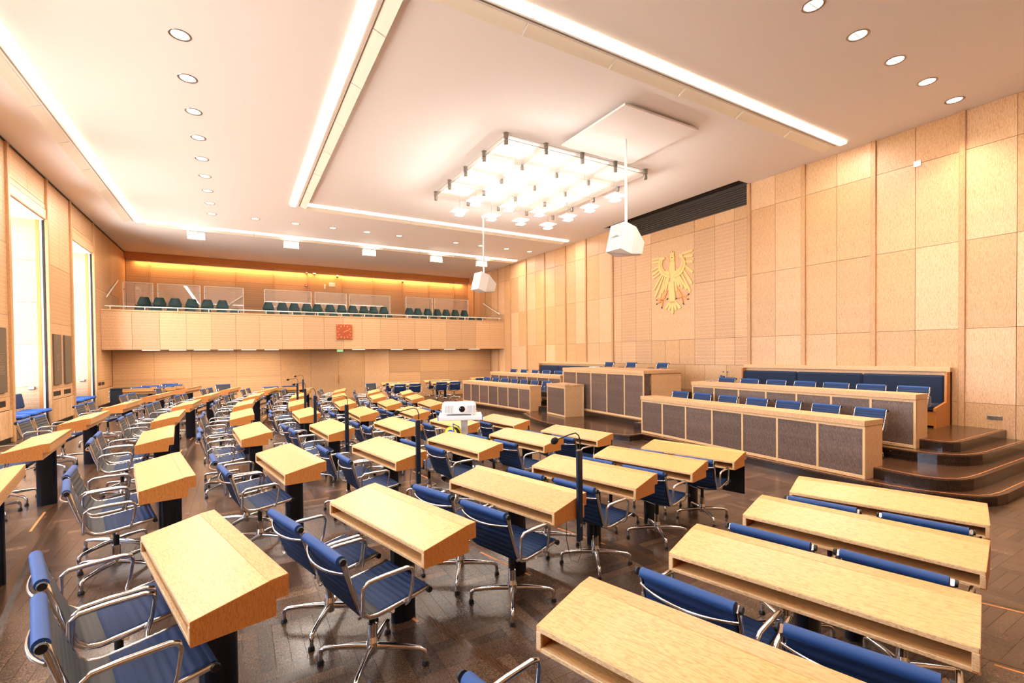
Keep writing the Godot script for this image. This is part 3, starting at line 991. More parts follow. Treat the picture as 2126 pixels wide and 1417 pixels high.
# ---------------------------------------------------------------- gallery
func gallery() -> void:
	var t := thing("gallery", "long panelled visitors' gallery with white rail along the far wall", "gallery", Vector3.ZERO)
	var g := M.new()
	g.span(Vector3(XL, 2.297, ZU - 0.02), Vector3(XR, 2.45, ZG - 0.03))
	obj("soffit", g, mats.dark, t)
	g = M.new()
	g.span(Vector3(XL, 2.45, -21.85), Vector3(XR, 3.10, ZG - 0.1))
	g.span(Vector3(XL, 2.45, ZB), Vector3(XR, 3.52, -21.85))
	obj("stepped_floor", g, mats.step, t)
	g = M.new()
	g.span(Vector3(XL, 2.30, ZG - 0.1), Vector3(XR, 3.63, ZG - 0.021))
	obj("parapet", g, mats.joint, t)
	var gx := [-3.96, -3.134, -1.579, -0.025, 1.556, 3.116, 4.651, 6.203, 7.762, 9.291, 10.824, 11.645]
	for i in gx.size() - 1:
		var halves := [gx[i], (gx[i] + gx[i + 1]) / 2.0, gx[i + 1]] if gx[i + 1] - gx[i] > 1.0 else [gx[i], gx[i + 1]]
		for h in halves.size() - 1:
			ends("panel", Vector3(halves[h] + 0.003, 2.30, ZG - 0.02), Vector3(halves[h + 1] - 0.003, 3.62, ZG), mats["slots%d" % ((i + h) % 4)], t)
	ends("parapet_cap", Vector3(XL, 3.625, ZG - 0.16), Vector3(XR, 3.69, ZG + 0.012), mats.oak1, t, 0.006)
	g = M.new()
	g.tube(PackedVector3Array([Vector3(XL + 0.1, 3.80, ZG - 0.07), Vector3(XR - 0.15, 3.83, ZG - 0.07)]), [0.019], 10)
	obj("rail", g, mats.cream, t)
	for k in 17:
		var x := -3.72 + 0.945 * k
		boxed("rail_post", Vector3(x, 3.75, ZG - 0.07), Vector3(0.022, 0.13, 0.022), mats.cream, t)
	# flush white lamps in the soffit
	for k in 6:
		var x: float = [-2.68, -1.89, -1.14, -0.38, 0.40, 1.20][k]
		boxed("soffit_lamp", Vector3(x, 2.292, -21.25), Vector3(0.50, 0.02, 0.24), mats.disc_glow, t, 0.003)
		area_light(Vector3(x, 2.275, -21.25), Vector2(0.48, 0.22), Vector3.DOWN, Color(1, 0.88, 0.72), 1.6)
	for k in 5:
		var x: float = [4.6, 6.3, 7.6, 8.9, 10.2][k]
		boxed("soffit_lamp", Vector3(x, 2.292, -21.25), Vector3(0.50, 0.02, 0.24), mats.disc_glow, t, 0.003)
		area_light(Vector3(x, 2.275, -21.25), Vector2(0.48, 0.22), Vector3.DOWN, Color(1, 0.88, 0.72), 1.6)
	# glass screens behind the seats
	var scr := [[-3.8, -2.84], [-2.72, -1.27], [-1.155, 0.29], [1.06, 3.0], [3.13, 4.56], [4.67, 6.64], [7.42, 8.87], [8.97, 10.91]]
	for i in scr.size():
		var a: float = scr[i][0]
		var b: float = scr[i][1]
		var s := thing("glass_screen", "framed glass screen behind the green gallery seats, %s from the window wall" % ["first", "second", "third", "fourth", "fifth", "sixth", "seventh", "eighth"][i], "glass screen", Vector3((a + b) / 2, 3.52, -23.4), 0.0, "glass screens in the gallery")
		var w := b - a
		for e in [-0.5, 0.5]:
			boxed("post", Vector3(e * (w - 0.035), 0.73, 0), Vector3(0.035, 1.46, 0.035), mats.cream, s)
		boxed("top_bar", Vector3(0, 1.45, 0), Vector3(w, 0.03, 0.035), mats.cream, s)
		boxed("pane", Vector3(0, 0.75, 0), Vector3(w - 0.08, 1.34, 0.008), mats.glass, s, 0.0)
		for e in [-0.5, 0.5]:
			boxed("clamp", Vector3(e * (w - 0.10), 1.16, 0.012), Vector3(0.06, 0.04, 0.025), mats.steel, s)
	for e in [[Vector3(-3.92, 4.16, -21.4), Vector3(-3.92, 5.0, -23.3), "sloping wooden handrail at the window end of the gallery"], [Vector3(-0.45, 4.05, -22.9), Vector3(0.24, 4.62, -23.3), "sloping white handrail at the gallery's left gangway"], [Vector3(11.5, 4.05, -20.95), Vector3(11.5, 4.75, -22.75), "sloping wooden handrail at the podium end of the gallery"]]:
		var h := thing("handrail", e[2], "handrail", e[0])
		g = M.new()
		g.tube(PackedVector3Array([Vector3.ZERO, e[1] - e[0]]), [0.026], 10)
		obj("rail", g, mats.cream, h)
		for k in [0.15, 0.85]:
			g = M.new()
			var q: Vector3 = (e[1] - e[0]) * k
			g.tube(PackedVector3Array([q, q + Vector3(-0.04 if e[0].x < -1 else 0.14 if e[0].x > 8 else 0.0, -0.09, 0)]), [0.01], 6)
			obj("bracket", g, mats.steel, h)
	# green shell seats
	var shell_m := shell_chair()
	var back := [-3.02, -2.55, -2.06, -1.52, -1.0, -0.49, 1.18, 1.71, 2.18, 2.68, 3.13, 3.65, 4.15, 4.65, 5.15, 5.59, 6.07, 7.33, 7.77, 8.27, 8.8, 9.27, 9.77, 10.28]
	var front := back.duplicate()
	front.insert(6, -0.06)
	front.append(10.75)
	var first: Node3D = null
	for row in 2:
		var xs: Array = back if row == 0 else front
		for i in xs.size():
			var x: float = xs[i]
			var blk := "left" if x < 0.5 else "middle" if x < 6.5 else "right"
			var same := 0
			for k in i:
				if ("left" if xs[k] < 0.5 else "middle" if xs[k] < 6.5 else "right") == blk:
					same += 1
			var lb := "dark green shell seat, %s gallery row, %s from the left in the %s block" % ["back" if row == 0 else "front", ["first", "second", "third", "fourth", "fifth", "sixth", "seventh", "eighth", "ninth", "tenth", "eleventh", "twelfth"][same], blk]
			var at := Vector3(x, 3.52 if row == 0 else 3.10, -22.35 if row == 0 else -21.45)
			if first == null:
				first = thing("shell_seat", lb, "chair", at, 0.0, "green gallery seats")
				part("shell", shell_m, mats.green, first)
				for k in 4:
					var l := M.new()
					var sx := 1.0 if k & 1 else -1.0
					var sz := 1.0 if k & 2 else -1.0
					l.tube(PackedVector3Array([Vector3(0.13 * sx, 0.43, 0.12 * sz), Vector3(0.22 * sx, 0.0, 0.21 * sz)]), [0.012], 6)
					obj("leg", l, mats.steel, first)
			else:
				copy(first, lb, at, rng.randf_range(-0.06, 0.06), "")
	# things on the gallery's back wall
	t = thing("exit_notice", "white square notice plate beside the gallery door", "sign", Vector3(4.17, 5.60, ZB + 0.04))
	boxed("plate", Vector3(0, 0, 0.006), Vector3(0.29, 0.20, 0.012), mats.white, t)
	t = thing("wall_lamp", "narrow white wall lamp by the gallery door", "lamp", Vector3(3.83, 5.46, ZB + 0.04))
	boxed("body", Vector3(0, 0, 0.03), Vector3(0.08, 0.24, 0.06), mats.white, t, 0.02)
	t = thing("fire_call_point", "small red fire call point left of the gallery door", "call point", Vector3(2.97, 5.47, ZB))
	boxed("box", Vector3(0, 0, 0.02), Vector3(0.11, 0.11, 0.04), mats.red, t, 0.006)
	boxed("glass_plate", Vector3(0, 0, 0.042), Vector3(0.06, 0.06, 0.004), mats.white, t, 0.001)
	for k in 4:
		var x: float = [3.0, 3.35, 4.42, 7.78][k]
		t = thing("dome_camera", "small dome camera high on the gallery's back wall, %s from the left" % ["first", "second", "third", "fourth"][k], "camera", Vector3(x, [6.08, 6.05, 6.0, 5.98][k], ZB), 0.0, "dome cameras")
		boxed("mount", Vector3(0, 0.05, 0.05), Vector3(0.13 if k == 1 else 0.07, 0.05, 0.10), mats.white, t, 0.01)
		g = M.new()
		g.ball(Vector3(0, 0.0, 0.07), Vector3(0.06, 0.05, 0.06), 12, 8)
		obj("dome", g, mats.plaque, t)
	t = thing("exit_sign", "small green exit sign under the gallery soffit", "sign", Vector3(3.78, 2.297, -21.0))
	boxed("box", Vector3(0, -0.05, 0), Vector3(0.26, 0.10, 0.05), mats.white, t, 0.004)
	boxed("lit_face", Vector3(0, -0.05, 0.027), Vector3(0.24, 0.085, 0.004), mats.sign_glow, t, 0.0)
	boxed("arrow_bar", Vector3(0.04, -0.05, 0.030), Vector3(0.09, 0.016, 0.003), mats.white, t, 0.0)
	clock()

func shell_chair() -> ArrayMesh:                          # bucket seat: narrow top, waist, wide seat; faces +z
	var prof := [[0.82, -0.27, 0.10], [0.80, -0.265, 0.135], [0.72, -0.25, 0.165], [0.62, -0.235, 0.20], [0.55, -0.22, 0.225], [0.50, -0.20, 0.19], [0.455, -0.14, 0.20], [0.435, -0.04, 0.225], [0.435, 0.08, 0.235], [0.445, 0.18, 0.225], [0.43, 0.225, 0.20]]
	var top := []
	var low := []
	for p in prof:
		var a := []
		var b := []
		for k in 9:
			var u := (k - 4) / 4.0
			var lift := u * u * (0.05 if p[0] > 0.47 else 0.0)
			var rise := u * u * (0.0 if p[0] > 0.47 else 0.04)
			a.append(Vector3(u * p[2], p[0] + rise, p[1] + lift))
			b.append(Vector3(u * p[2], p[0] + rise - (0.025 if p[0] < 0.47 else 0.0), p[1] + lift - (0.025 if p[0] > 0.47 else 0.0)))
		top.append(a)
		low.append(b)
	var g := M.new()
	g.grid(top)
	g.grid(low)
	for i in prof.size() - 1:
		for k in [0, 8]:
			g.face([top[i][k], top[i + 1][k], low[i + 1][k], low[i][k]], Vector3(k - 4, 0, 0))
	for k in 8:
		g.face([top[0][k], top[0][k + 1], low[0][k + 1], low[0][k]], Vector3.UP)
		g.face([top[-1][k], top[-1][k + 1], low[-1][k + 1], low[-1][k]], Vector3(0, 0, 1))
	return g.mesh()

func clock() -> void:
	var t := thing("wall_clock", "square copper wall clock with wedge hour marks on the gallery front", "clock", Vector3(3.905, 3.03, ZG))
	boxed("face_plate", Vector3(0, 0, 0.03), Vector3(0.64, 0.62, 0.06), mats.copper, t, 0.006)
	for k in 12:
		var a := TAU * k / 12.0
		var d := Vector2(sin(a), cos(a))
		var s := Vector2(d.y, -d.x)
		var g := M.new()
		g.prism(PackedVector2Array([d * 0.205 + s * 0.006, d * 0.285 + s * 0.022, d * 0.285 - s * 0.022, d * 0.205 - s * 0.006]), 0.06, 0.07)
		obj("hour_mark", g, mats.brass, t)
	for k in 4:
		var g := M.new()
		g.xf = Transform3D(Basis(Vector3(1, 0, 0), PI / 2), Vector3(0.275 * (1 if k & 1 else -1), 0.265 * (1 if k & 2 else -1), 0.06))
		g.lathe([Vector2(0.022, 0), Vector2(0.018, 0.012), Vector2(0, 0.014)], 12)
		obj("corner_stud", g, mats.brass, t)
	for e in [[1.22, 0.27, 0.011, 0.074], [1.06, 0.18, 0.015, 0.068]]:
		var d := Vector2(sin(e[0]), cos(e[0]))
		var s := Vector2(d.y, -d.x)
		var g := M.new()
		g.prism(PackedVector2Array([d * -0.05 + s * e[2], d * e[1] + s * e[2] * 0.5, d * e[1] - s * e[2] * 0.5, d * -0.05 - s * e[2]]), e[3], e[3] + 0.005)
		obj("hand", g, mats.brass, t)

# ---------------------------------------------------------------- podium
func podium() -> void:
	var f := get_node("floor")
	var a := PackedVector2Array([Vector2(XR, -2.05), Vector2(8.70, -2.05), Vector2(8.42, -2.08), Vector2(8.20, -2.17), Vector2(8.03, -2.36), Vector2(7.88, -2.68), Vector2(7.80, -3.0), Vector2(7.80, -3.40), Vector2(8.13, -7.95), Vector2(7.72, -7.95)])
	for i in 13:                                          # the bulging middle
		var k := (i + 1) / 14.0
		var z := lerpf(-7.95, -12.85, k)
		a.append(Vector2(lerpf(7.72, 7.86, k) - 0.52 * 4.0 * k * (1.0 - k), z))
	for q in [Vector2(7.86, -12.85), Vector2(8.16, -12.9), Vector2(7.78, -17.8), Vector2(7.85, -18.3), Vector2(8.1, -18.7), Vector2(8.6, -18.9), Vector2(XR, -18.9)]:
		a.append(q)
	var b := PackedVector2Array([Vector2(XR, -2.29), Vector2(8.85, -2.31), Vector2(8.50, -2.33), Vector2(8.28, -2.385), Vector2(8.13, -2.50), Vector2(8.05, -2.65), Vector2(8.03, -2.85), Vector2(8.06, -3.10), Vector2(8.12, -3.40), Vector2(8.50, -8.0), Vector2(8.50, -8.60), Vector2(8.86, -8.62), Vector2(9.09, -12.5), Vector2(8.6, -12.9), Vector2(8.2, -17.8), Vector2(8.6, -18.5), Vector2(XR, -18.6)])
	var c := PackedVector2Array([Vector2(XR, -2.50), Vector2(9.95, -2.51), Vector2(9.62, -2.54), Vector2(9.35, -2.61), Vector2(9.18, -2.73), Vector2(9.08, -2.90), Vector2(9.03, -3.12), Vector2(9.05, -3.6), Vector2(9.33, -8.0), Vector2(9.9, -8.4), Vector2(9.9, -12.6), Vector2(9.1, -12.75), Vector2(8.98, -17.9), Vector2(9.2, -18.3), Vector2(XR, -18.3)])
	var d := PackedVector2Array([Vector2(XR, -2.77), Vector2(9.85, -2.765), Vector2(9.58, -2.775), Vector2(9.44, -2.82), Vector2(9.375, -2.93), Vector2(9.37, -3.12), Vector2(9.72, -7.9), Vector2(10.3, -8.3), Vector2(10.3, -12.6), Vector2(9.55, -12.8), Vector2(9.4, -17.9), Vector2(XR, -18.0)])
	var e := PackedVector2Array([Vector2(11.60, -8.75), Vector2(10.42, -8.75), Vector2(10.42, -12.5), Vector2(11.60, -12.5)])
	var low := 0.0
	for s in [[a, 0.13], [b, 0.29], [c, 0.45], [d, 0.60], [e, 0.93]]:
		var g := M.new()
		g.slab(s[0], low - 0.02, s[1] - 0.02)
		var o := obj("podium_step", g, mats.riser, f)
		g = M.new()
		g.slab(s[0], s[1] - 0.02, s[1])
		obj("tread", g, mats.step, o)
		# a pale inlaid line just behind the nosing
		var inner := Geometry2D.offset_polygon(s[0], -0.07)
		if inner.size() > 0 and s[1] < 0.7:
			var line := M.new()
			var p: PackedVector2Array = inner[0]
			var hit := 0
			for i in p.size():
				var u := p[i]
				var w := p[(i + 1) % p.size()]
				if u.x > XR - 0.3 and w.x > XR - 0.3:
					continue
				var nn := (w - u).orthogonal().normalized() * 0.006
				line.slab(PackedVector2Array([u + nn, w + nn, w - nn, u - nn]), s[1] - 0.003, s[1] + 0.0012)
				hit += 1
			if hit:
				obj("inlay_strip", line, mats.inlay, o)
		low = s[1]
	var oak_end := "light oak counter with brown framed panels"
	counter("counter", oak_end + ", lower one at right, front of the podium", Vector2(8.265, -8.11), Vector2(7.896, -3.338), 0.13, 0.865, 0.45, 7)
	counter("counter", oak_end + ", upper one at right, before the blue bench", Vector2(9.50, -7.66), Vector2(9.27, -3.22), 0.45, 0.865, 0.37, 7)
	counter("counter", oak_end + ", lower one at left, beyond the projector", Vector2(7.94, -17.62), Vector2(8.26, -13.011), 0.13, 0.845, 0.45, 7)
	counter("counter", oak_end + ", upper one at left, behind the lectern", Vector2(9.16, -17.5), Vector2(9.38, -12.86), 0.45, 0.845, 0.37, 7)
	presidium()
	lectern()
	bench("long blue cushioned wall bench at right, behind the upper counter", -7.62, -3.49)
	bench("blue cushioned wall bench at left, between gallery and high desk", -17.2, -12.95)
	# chairs of the podium
	var rows := [
		["lower right counter", Vector2(8.265, -8.11), Vector2(7.896, -3.338), 0.29, 7, 0.80, "blue chairs behind the lower right counter"],
		["upper right counter", Vector2(9.50, -7.66), Vector2(9.27, -3.22), 0.60, 7, 0.74, "blue chairs behind the upper right counter"],
		["lower left counter", Vector2(7.94, -17.62), Vector2(8.26, -13.011), 0.29, 7, 0.80, "blue chairs behind the lower left counter"],
		["upper left counter", Vector2(9.16, -17.5), Vector2(9.38, -12.86), 0.60, 6, 0.74, "blue chairs behind the upper left counter"]]
	for r in rows:
		var p0: Vector2 = r[1]
		var p1: Vector2 = r[2]
		var n: int = r[4]
		var dir := (p1 - p0).normalized()
		var nor := Vector2(dir.y, -dir.x)                # away from the audience
		if nor.x < 0.0:
			nor = -nor
		for i in n:
			var q: Vector2 = p0.lerp(p1, (i + 0.28) / n) + nor * (r[5] + rng.randf_range(-0.02, 0.03))
			var turn := atan2(nor.y, -nor.x)
			podium_chairs.append([Vector3(q.x, r[3], q.y), turn + rng.randf_range(-0.08, 0.08), "blue swivel armchair behind the %s, %s from the camera" % [r[0], ["first", "second", "third", "fourth", "fifth", "sixth", "seventh"][n - 1 - i]], r[6]])
	for i in 3:
		podium_chairs.append([Vector3(10.80, 0.93, [-10.0, -11.3, -12.35][i]), PI - 0.1, "blue high-backed swivel armchair behind the high desk, %s from the camera" % ["first", "second", "third"][i], "blue chairs behind the high desk"])
	podium_chairs.append([Vector3(11.15, 0.60, -8.35), PI * 0.75, "blue swivel armchair at the wall, right end of the high desk", ""])
	eagle()

var podium_chairs := []

func counter(called: String, label: String, p0: Vector2, p1: Vector2, y: float, h: float, deep: float, n: int) -> Node3D:
	var dir := p1 - p0
	var t := thing(called, label, "counter", Vector3(p0.x, y, p0.y), atan2(dir.x, dir.y), "podium counters")
	var l := dir.length()
	var top := 0.085
	boxed("plinth", Vector3(deep / 2, 0.015, l / 2), Vector3(deep - 0.06, 0.03, l - 0.06), mats.batten, t)
	boxed("front_board", Vector3(0.03, 0.03 + (h - top - 0.03) / 2, l / 2), Vector3(0.02, h - top - 0.03, l - 0.04), mats.counter1, t)
	boxed("top", Vector3(deep / 2 - 0.012, h - top / 2, l / 2), Vector3(deep + 0.03, top, l + 0.012), mats.counter0, t, 0.004)
	for e in [0.012, l - 0.012]:
		boxed("end_panel", Vector3(deep / 2, (h - top) / 2, e), Vector3(deep, h - top, 0.024), mats.counter2, t, 0.003)
	front_panels(t, l, 0.0, h - top, n)
	boxed("shelf", Vector3(deep / 2 + 0.02, h - 0.22, l / 2), Vector3(deep - 0.05, 0.02, l - 0.06), mats.counter3, t)
	return t

func front_panels(t: Node3D, l: float, y0: float, y1: float, n: int) -> void:
	boxed("top_rail", Vector3(0.008, y1 - 0.022, l / 2), Vector3(0.026, 0.044, l), mats.lipping, t)
	boxed("bottom_rail", Vector3(0.008, y0 + 0.03, l / 2), Vector3(0.026, 0.05, l), mats.lipping, t)
	for i in n + 1:
		var z := clampf(l * i / n, 0.018, l - 0.018)
		boxed("stile", Vector3(0.008, (y0 + y1) / 2, z), Vector3(0.028, y1 - y0, 0.036), mats.lipping, t)
		if i < n:
			boxed("panel", Vector3(0.014, (y0 + y1) / 2, l * (i + 0.5) / n), Vector3(0.014, y1 - y0 - 0.09, l / n - 0.036), mats["insert%d" % ((i * 3) % 4)], t, 0.002)

func presidium() -> void:
	var p0 := Vector2(9.16, -12.42)
	var p1 := Vector2(8.955, -8.70)
	var dir := p1 - p0
	var l := dir.length()
	var h := 1.275
	var t := thing("high_desk", "high oak presiding desk with tall brown framed panels in the middle of the podium", "desk", Vector3(p0.x, 0.29, p0.y), atan2(dir.x, dir.y))
	boxed("front_board", Vector3(0.03, (h - 0.09) / 2, l / 2), Vector3(0.02, h - 0.09, l - 0.04), mats.counter1, t)
	front_panels(t, l, 0.0, h - 0.09, 5)
	boxed("top", Vector3(0.66, h - 0.045, l / 2), Vector3(1.36, 0.09, l + 0.03), mats.counter0, t, 0.004)
	for e in [0.02, l - 0.02]:
		boxed("side_return", Vector3(0.12, (h - 0.09) / 2, e), Vector3(0.20, h - 0.09, 0.03), mats.insert1, t)
		boxed("end_panel", Vector3(0.80, (h - 0.09) / 2, e - 0.01 * signf(e - 1)), Vector3(1.05, h - 0.09, 0.035), mats.counter2, t)
	boxed("paper_stack", Vector3(0.85, h + 0.012, 0.55), Vector3(0.22, 0.024, 0.30), mats.white, t)

func lectern() -> void:
	var p0 := Vector2(8.445, -12.318)
	var p1 := Vector2(8.338, -11.223)
	var dir := p1 - p0
	var l := dir.length()
	var t := thing("lectern", "oak speaker's lectern with one brown front panel on the polished platform", "lectern", Vector3(p0.x, 0.13, p0.y), atan2(dir.x, dir.y))
	var h := 0.965
	boxed("body", Vector3(0.33, (h - 0.08) / 2 + 0.01, l / 2), Vector3(0.60, h - 0.10, l - 0.06), mats.counter3, t)
	front_panels(t, l, 0.0, h - 0.07, 1)
	for e in [0.014, l - 0.014]:
		boxed("side_panel", Vector3(0.30, (h - 0.07) / 2, e), Vector3(0.57, h - 0.07, 0.028), mats.counter0, t)
		boxed("side_post", Vector3(0.62, (h - 0.07) / 2, e), Vector3(0.08, h - 0.07, 0.034), mats.lipping, t)
	var g := M.new()
	g.prism(PackedVector2Array([Vector2(-0.012, h - 0.07), Vector2(-0.012, h), Vector2(0.12, h), Vector2(0.20, h - 0.02), Vector2(0.62, h + 0.0), Vector2(0.66, h), Vector2(0.66, h - 0.07)]), -0.01, l + 0.01)
	obj("top", g, mats.counter1, t)

func bench(label: String, z0: float, z1: float) -> void:
	var l := z1 - z0
	var t := thing("wall_bench", label, "bench", Vector3(XR - 0.045, 0.60, z0))
	boxed("seat_box", Vector3(-0.36, 0.16, l / 2), Vector3(0.60, 0.26, l - 0.05), mats.side, t)
	boxed("back_board", Vector3(-0.05, 0.51, l / 2), Vector3(0.08, 1.02, l), mats.counter0, t)
	boxed("back_cap", Vector3(-0.06, 1.045, l / 2), Vector3(0.13, 0.09, l + 0.02), mats.counter2, t, 0.006)
	for e in [0.018, l - 0.018]:
		var g := M.new()
		g.prism(PackedVector2Array([Vector2(-0.72, 0.0), Vector2(-0.72, 0.30), Vector2(-0.74, 0.30), Vector2(-0.74, 0.36), Vector2(-0.25, 0.45), Vector2(-0.24, 1.0), Vector2(0.0, 1.0), Vector2(0.0, 0.0)]), e - 0.018, e + 0.018)
		obj("end_panel", g, mats.side, t)
	for k in 3:
		var c := (k + 0.5) * (l - 0.08) / 3.0 + 0.04
		boxed("back_cushion", Vector3(-0.16, 0.64, c), Vector3(0.14, 0.60, (l - 0.08) / 3.0 - 0.008), mats.bench_cloth, t, 0.035)
		boxed("seat_cushion", Vector3(-0.43, 0.35, c), Vector3(0.52, 0.13, (l - 0.08) / 3.0 - 0.008), mats.bench_cloth, t, 0.035)

func feather(a: Vector2, b: Vector2, w: float) -> PackedVector2Array:
	var d := (b - a).normalized()
	var s := d.orthogonal()
	var l := a.distance_to(b)
	var p := PackedVector2Array([a + s * w * 0.45, a + d * l * 0.7 + s * w * 0.62])
	for k in 6:
		var an := PI * (k + 0.5) / 6.0
		p.append(a + d * (l - w * 0.55) + s * cos(an) * w * 0.62 + d * sin(an) * w * 0.6)
	p.append(a + d * l * 0.7 - s * w * 0.62)
	p.append(a - s * w * 0.45)
	return p

func eagle() -> void:
	var t := thing("eagle_emblem", "carved pale gold wooden eagle with a crown mounted on the podium wall", "emblem", Vector3(XR, 0, -9.98))
	# drawn in (z offset, height); extruded towards the room
	var out := Transform3D(Basis(Vector3(0, 0, 1), Vector3(0, 1, 0), Vector3(-1, 0, 0)), Vector3.ZERO)
	var mk := func(called: String, p: PackedVector2Array, d0: float, d1: float, m: Material, upn: Node) -> Node:
		var g := M.new()
		g.prism(p, d0, d1, out)
		return obj(called, g, m, upn)
	var gw: Material = mats.gold_wood
	mk.call("body", PackedVector2Array([Vector2(-0.176, 4.83), Vector2(-0.02, 4.87), Vector2(-0.011, 4.774), Vector2(0.0, 4.604), Vector2(0.0, 4.38), Vector2(-0.022, 4.196), Vector2(-0.085, 4.15), Vector2(-0.156, 4.2), Vector2(-0.191, 4.371), Vector2(-0.226, 4.49), Vector2(-0.225, 4.641), Vector2(-0.2, 4.769)]), 0.0, 0.03, gw, t)
	mk.call("head", PackedVector2Array([Vector2(-0.175, 5.03), Vector2(-0.03, 5.03), Vector2(-0.01, 4.933), Vector2(-0.018, 4.835), Vector2(-0.07, 4.815), Vector2(-0.135, 4.83), Vector2(-0.175, 4.895), Vector2(-0.185, 4.964)]), 0.0, 0.045, gw, t)
	mk.call("beak", PackedVector2Array([Vector2(-0.17, 5.025), Vector2(-0.283, 5.03), Vector2(-0.262, 4.975), Vector2(-0.2, 4.965)]), 0.0, 0.032, mats.gold_foot, t)
	mk.call("beak", PackedVector2Array([Vector2(-0.17, 4.93), Vector2(-0.235, 4.917), Vector2(-0.248, 4.853), Vector2(-0.15, 4.84)]), 0.0, 0.032, mats.gold_foot, t)
	mk.call("eye", PackedVector2Array([Vector2(-0.12, 4.955), Vector2(-0.085, 4.955), Vector2(-0.08, 4.925), Vector2(-0.125, 4.93)]), 0.045, 0.05, mats.dark, t)
	mk.call("crown", PackedVector2Array([Vector2(-0.175, 5.03), Vector2(-0.196, 5.135), Vector2(-0.145, 5.075), Vector2(-0.11, 5.155), Vector2(-0.075, 5.07), Vector2(-0.015, 5.115), Vector2(-0.025, 5.03)]), 0.0, 0.04, gw, t)
	var wl := mk.call("wing", PackedVector2Array([Vector2(-0.392, 5.002), Vector2(-0.38, 4.943), Vector2(-0.479, 4.922), Vector2(-0.505, 4.782), Vector2(-0.468, 4.68), Vector2(-0.383, 4.571), Vector2(-0.238, 4.548), Vector2(-0.2, 4.49), Vector2(-0.18, 4.333), Vector2(-0.336, 4.373), Vector2(-0.482, 4.452), Vector2(-0.581, 4.544), Vector2(-0.643, 4.67), Vector2(-0.667, 4.81), Vector2(-0.616, 4.937), Vector2(-0.603, 5.012), Vector2(-0.503, 5.032)]), 0.0, 0.045, gw, t) as Node
	var wr := mk.call("wing", PackedVector2Array([Vector2(0.175, 4.991), Vector2(0.14, 4.924), Vector2(0.231, 4.889), Vector2(0.265, 4.782), Vector2(0.23, 4.659), Vector2(0.138, 4.563), Vector2(0.045, 4.522), Vector2(-0.02, 4.511), Vector2(-0.03, 4.36), Vector2(-0.002, 4.324), Vector2(0.137, 4.332), Vector2(0.24, 4.381), Vector2(0.33, 4.477), Vector2(0.387, 4.596), Vector2(0.399, 4.722), Vector2(0.366, 4.819), Vector2(0.31, 4.902), Vector2(0.277, 4.981)]), 0.0, 0.045, gw, t) as Node
	var fl := [[-0.56, 5.0, -0.934, 5.022], [-0.62, 4.902, -0.93, 4.913], [-0.63, 4.75, -0.95, 4.68], [-0.62, 4.651, -0.933, 4.519], [-0.58, 4.548, -0.9, 4.416], [-0.52, 4.479, -0.864, 4.037], [-0.46, 4.432, -0.814, 3.796], [-0.38, 4.40, -0.624, 3.756], [-0.31, 4.361, -0.51, 3.898], [-0.255, 4.345, -0.387, 3.96]]
	for q in fl:
		mk.call("feather", feather(Vector2(q[0], q[1]), Vector2(q[2], q[3]), 0.062), 0.0, 0.03, gw, wl)
	var fr := [[0.25, 4.98, 0.652, 5.03], [0.32, 4.896, 0.662, 4.865], [0.37, 4.742, 0.661, 4.685], [0.36, 4.626, 0.649, 4.373], [0.32, 4.495, 0.615, 4.036], [0.24, 4.40, 0.559, 3.809], [0.15, 4.345, 0.428, 3.897], [0.09, 4.35, 0.271, 3.954], [0.04, 4.34, 0.135, 4.03], [0.0, 4.32, 0.042, 3.889]]
	for q in fr:
		mk.call("feather", feather(Vector2(q[0], q[1]), Vector2(q[2], q[3]), 0.064), 0.0, 0.03, gw, wr)
	# raised cord along the arch of each wing
	for e in [[[-0.56, 4.93], [-0.57, 4.79], [-0.53, 4.64], [-0.43, 4.51], [-0.30, 4.44], [-0.2, 4.41]], [[0.29, 4.89], [0.32, 4.77], [0.30, 4.64], [0.22, 4.50], [0.11, 4.42], [-0.01, 4.40]]]:
		var g := M.new()
		var p := PackedVector3Array()
		for q in e:
			p.append(Vector3(-0.045, q[1], q[0]))
		g.tube(p, [0.012], 6)
		obj("wing_cord", g, gw, t)
	var tail := mk.call("tail", PackedVector2Array([Vector2(-0.21, 3.60), Vector2(-0.23, 3.96), Vector2(-0.27, 4.197), Vector2(-0.192, 4.22), Vector2(-0.085, 4.2), Vector2(-0.03, 4.16), Vector2(-0.02, 3.918), Vector2(0.0, 3.69), Vector2(-0.03, 3.58)]), 0.0, 0.04, gw, t) as Node
	for q in [[-0.17, 3.64, -0.391, 3.39], [-0.14, 3.64, -0.25, 3.33], [-0.112, 3.64, -0.105, 3.215], [-0.08, 3.64, 0.03, 3.32], [-0.05, 3.63, 0.188, 3.36]]:
		mk.call("feather", feather(Vector2(q[0], q[1]), Vector2(q[2], q[3]), 0.075), 0.0, 0.03, gw, tail)
	for s in [[[-0.325, 3.95], [-0.487, 3.683], [[-0.726, 3.60], [-0.551, 3.47], [-0.713, 3.72], [-0.34, 3.677]]], [[0.10, 3.935], [0.236, 3.70], [[0.46, 3.73], [0.437, 3.60], [0.28, 3.50], [0.064, 3.69]]]]:
		var leg := mk.call("leg", feather(Vector2(s[0][0], s[0][1]), Vector2(s[1][0], s[1][1]), 0.07), 0.0, 0.032, mats.gold_foot, t) as Node
		var c := Vector2(s[1][0], s[1][1])
		for q in s[2]:
			var e := Vector2(q[0], q[1])
			mk.call("toe", feather(c, e, 0.045), 0.0, 0.028, mats.gold_foot, leg)
			mk.call("claw", feather(e, e + (e - c).normalized().rotated(0.6) * 0.06, 0.022), 0.0, 0.025, mats.dark, leg)

# ---------------------------------------------------------------- desks and chairs
const LEN := 1.247
const DEEP := 0.369
const UTOP := 0.711
const FTOP := 0.779

